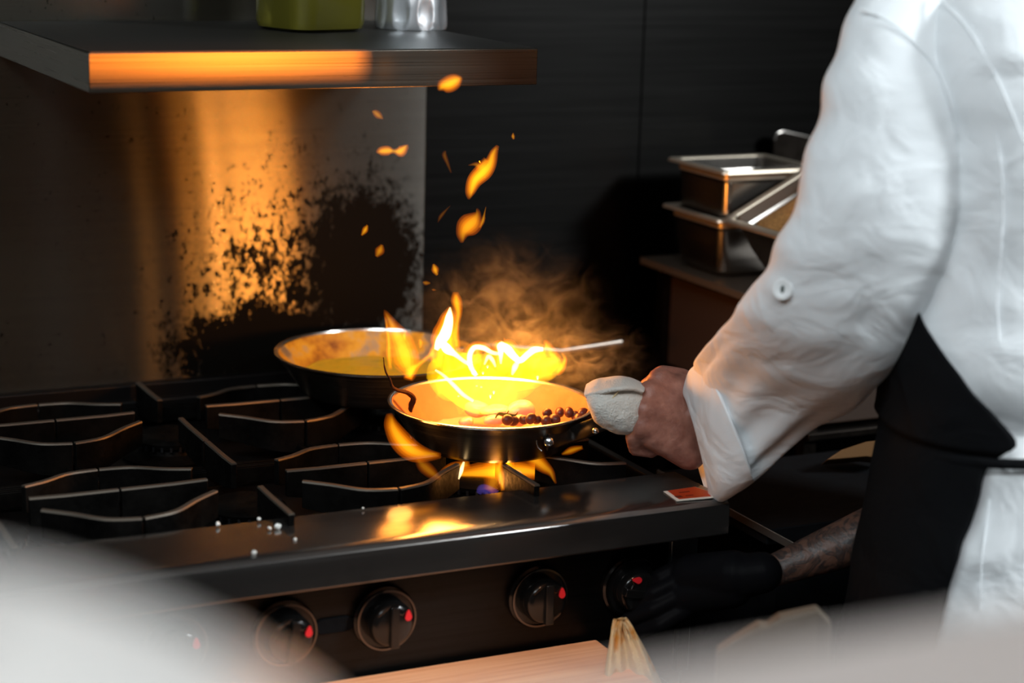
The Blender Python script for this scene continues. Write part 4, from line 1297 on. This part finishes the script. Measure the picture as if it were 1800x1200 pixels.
# small flames flying in the air
fly = [([(770, 158, 2), (777, 151, 11), (790, 147, 15), (803, 141, 12), (812, 137, 3)], 'fl_gold', 'flame wisp highest in the air, in front of the shelf edge'),
       ([(654, 195, 2), (659, 198, 6), (666, 204, 7), (674, 210, 2)], 'fl_orange', 'small flame wisp below the shelf, left of the lit steel strip'),
       ([(660, 268, 2), (668, 266, 8), (682, 265, 9), (692, 266, 5), (704, 266, 11), (714, 258, 6), (718, 254, 1)], 'fl_gold', 'double flame wisp over the splashback right side'),
       ([(824, 350, 2), (826, 337, 9), (834, 318, 14), (848, 302, 16), (862, 286, 11), (870, 268, 7), (876, 257, 3)], 'fl_gold', 'largest flying flame, a long slanted tongue'),
       ([(822, 290, 1), (834, 288, 4), (846, 292, 10), (856, 280, 6)], 'fl_orange', 'side lobe on the upper left of the large slanted flame'),
       ([(812, 427, 3), (813, 412, 12), (820, 400, 20), (832, 388, 18), (840, 374, 6), (838, 366, 2)], 'fl_orange', 'round orange flame wisp below the large slanted one'),
       ([(902, 234, 1), (902, 240, 4), (904, 245, 2)], 'fl_gold', 'tiny flame spark farthest right in the air'),
       ([(783, 264, 2), (781, 272, 5), (786, 286, 4), (792, 304, 2)], 'fl_faint', 'faint thin flame wisp left of the large slanted one'),
       ([(646, 396, 2), (641, 404, 6), (634, 414, 2)], 'fl_gold', 'small flame wisp in front of the soot patch, leftmost'),
       ([(672, 430, 3), (668, 441, 9), (662, 452, 3)], 'fl_orange', 'dim orange flame wisp below the leftmost wisp'),
       ([(762, 464, 2), (765, 474, 7), (768, 484, 2)], 'fl_gold', 'yellow flame spot just right of the splashback edge'),
       ([(742, 494, 2), (748, 496, 5), (756, 496, 2)], 'fl_orange', 'small orange spark straddling the splashback edge'),
       ([(758, 508, 1), (762, 509, 3), (767, 510, 1)], 'fl_orange', 'tiny orange spark above the tall flame tip'),
       ([(770, 392, 1), (775, 380, 4), (786, 366, 2), (792, 360, 1)], 'fl_faint', 'thin curved orange streak left of the round wisp'),
       ([(842, 400, 2), (848, 388, 4), (852, 374, 2), (855, 362, 1)], 'fl_gold', 'narrow bright streak at the right side of the round wisp')]
for pts, m_, lab in fly:
    tongue('flame_wisp', pts, 2.0 if 'shelf edge' in lab else 2.2, M[m_], lab, jit=.0016, flat=.6, group='small flames flying above the pan')
# pilot flame, seen at the back left burner
pp = atd(258, 778, 2.55); mb = MB(); mb.tube([pp-UP*.006, pp, pp+UP*.006], [.0015, .0045, .001], 10); o = mb.build('pilot_flame', M['fl_gold'], None, org=pp); setp(o, 'tiny pilot flame at the back left burner', 'flame')

# ------------------------------------------------------------ smoke over the pan
for (cx_, cy_, d, sx, sy, lab) in ((895, 570, 2.50, 190, 175, 'pale smoke curling above the flaming pan'), (1015, 630, 2.48, 140, 90, 'orange lit smoke drifting right of the fire toward the hand')):
    sm_, mp_ = smoke_mat()
    c = atd(cx_, cy_, d); s = d/FPX
    for nn in sm_.node_tree.nodes:
        if nn.type == 'TEX_NOISE': nn.inputs['Scale'].default_value = 2.3
    mb = MB(); mb.ball((0, 0, 0), (1.12, 1.12, 1.12), 28, 18)
    o = mb.build('smoke', sm_, None); o.location = c; o.scale = (sx*s, .07, sy*s); o.rotation_euler = (0, 0, -YAW)
    setp(o, lab, 'smoke', kind='stuff')
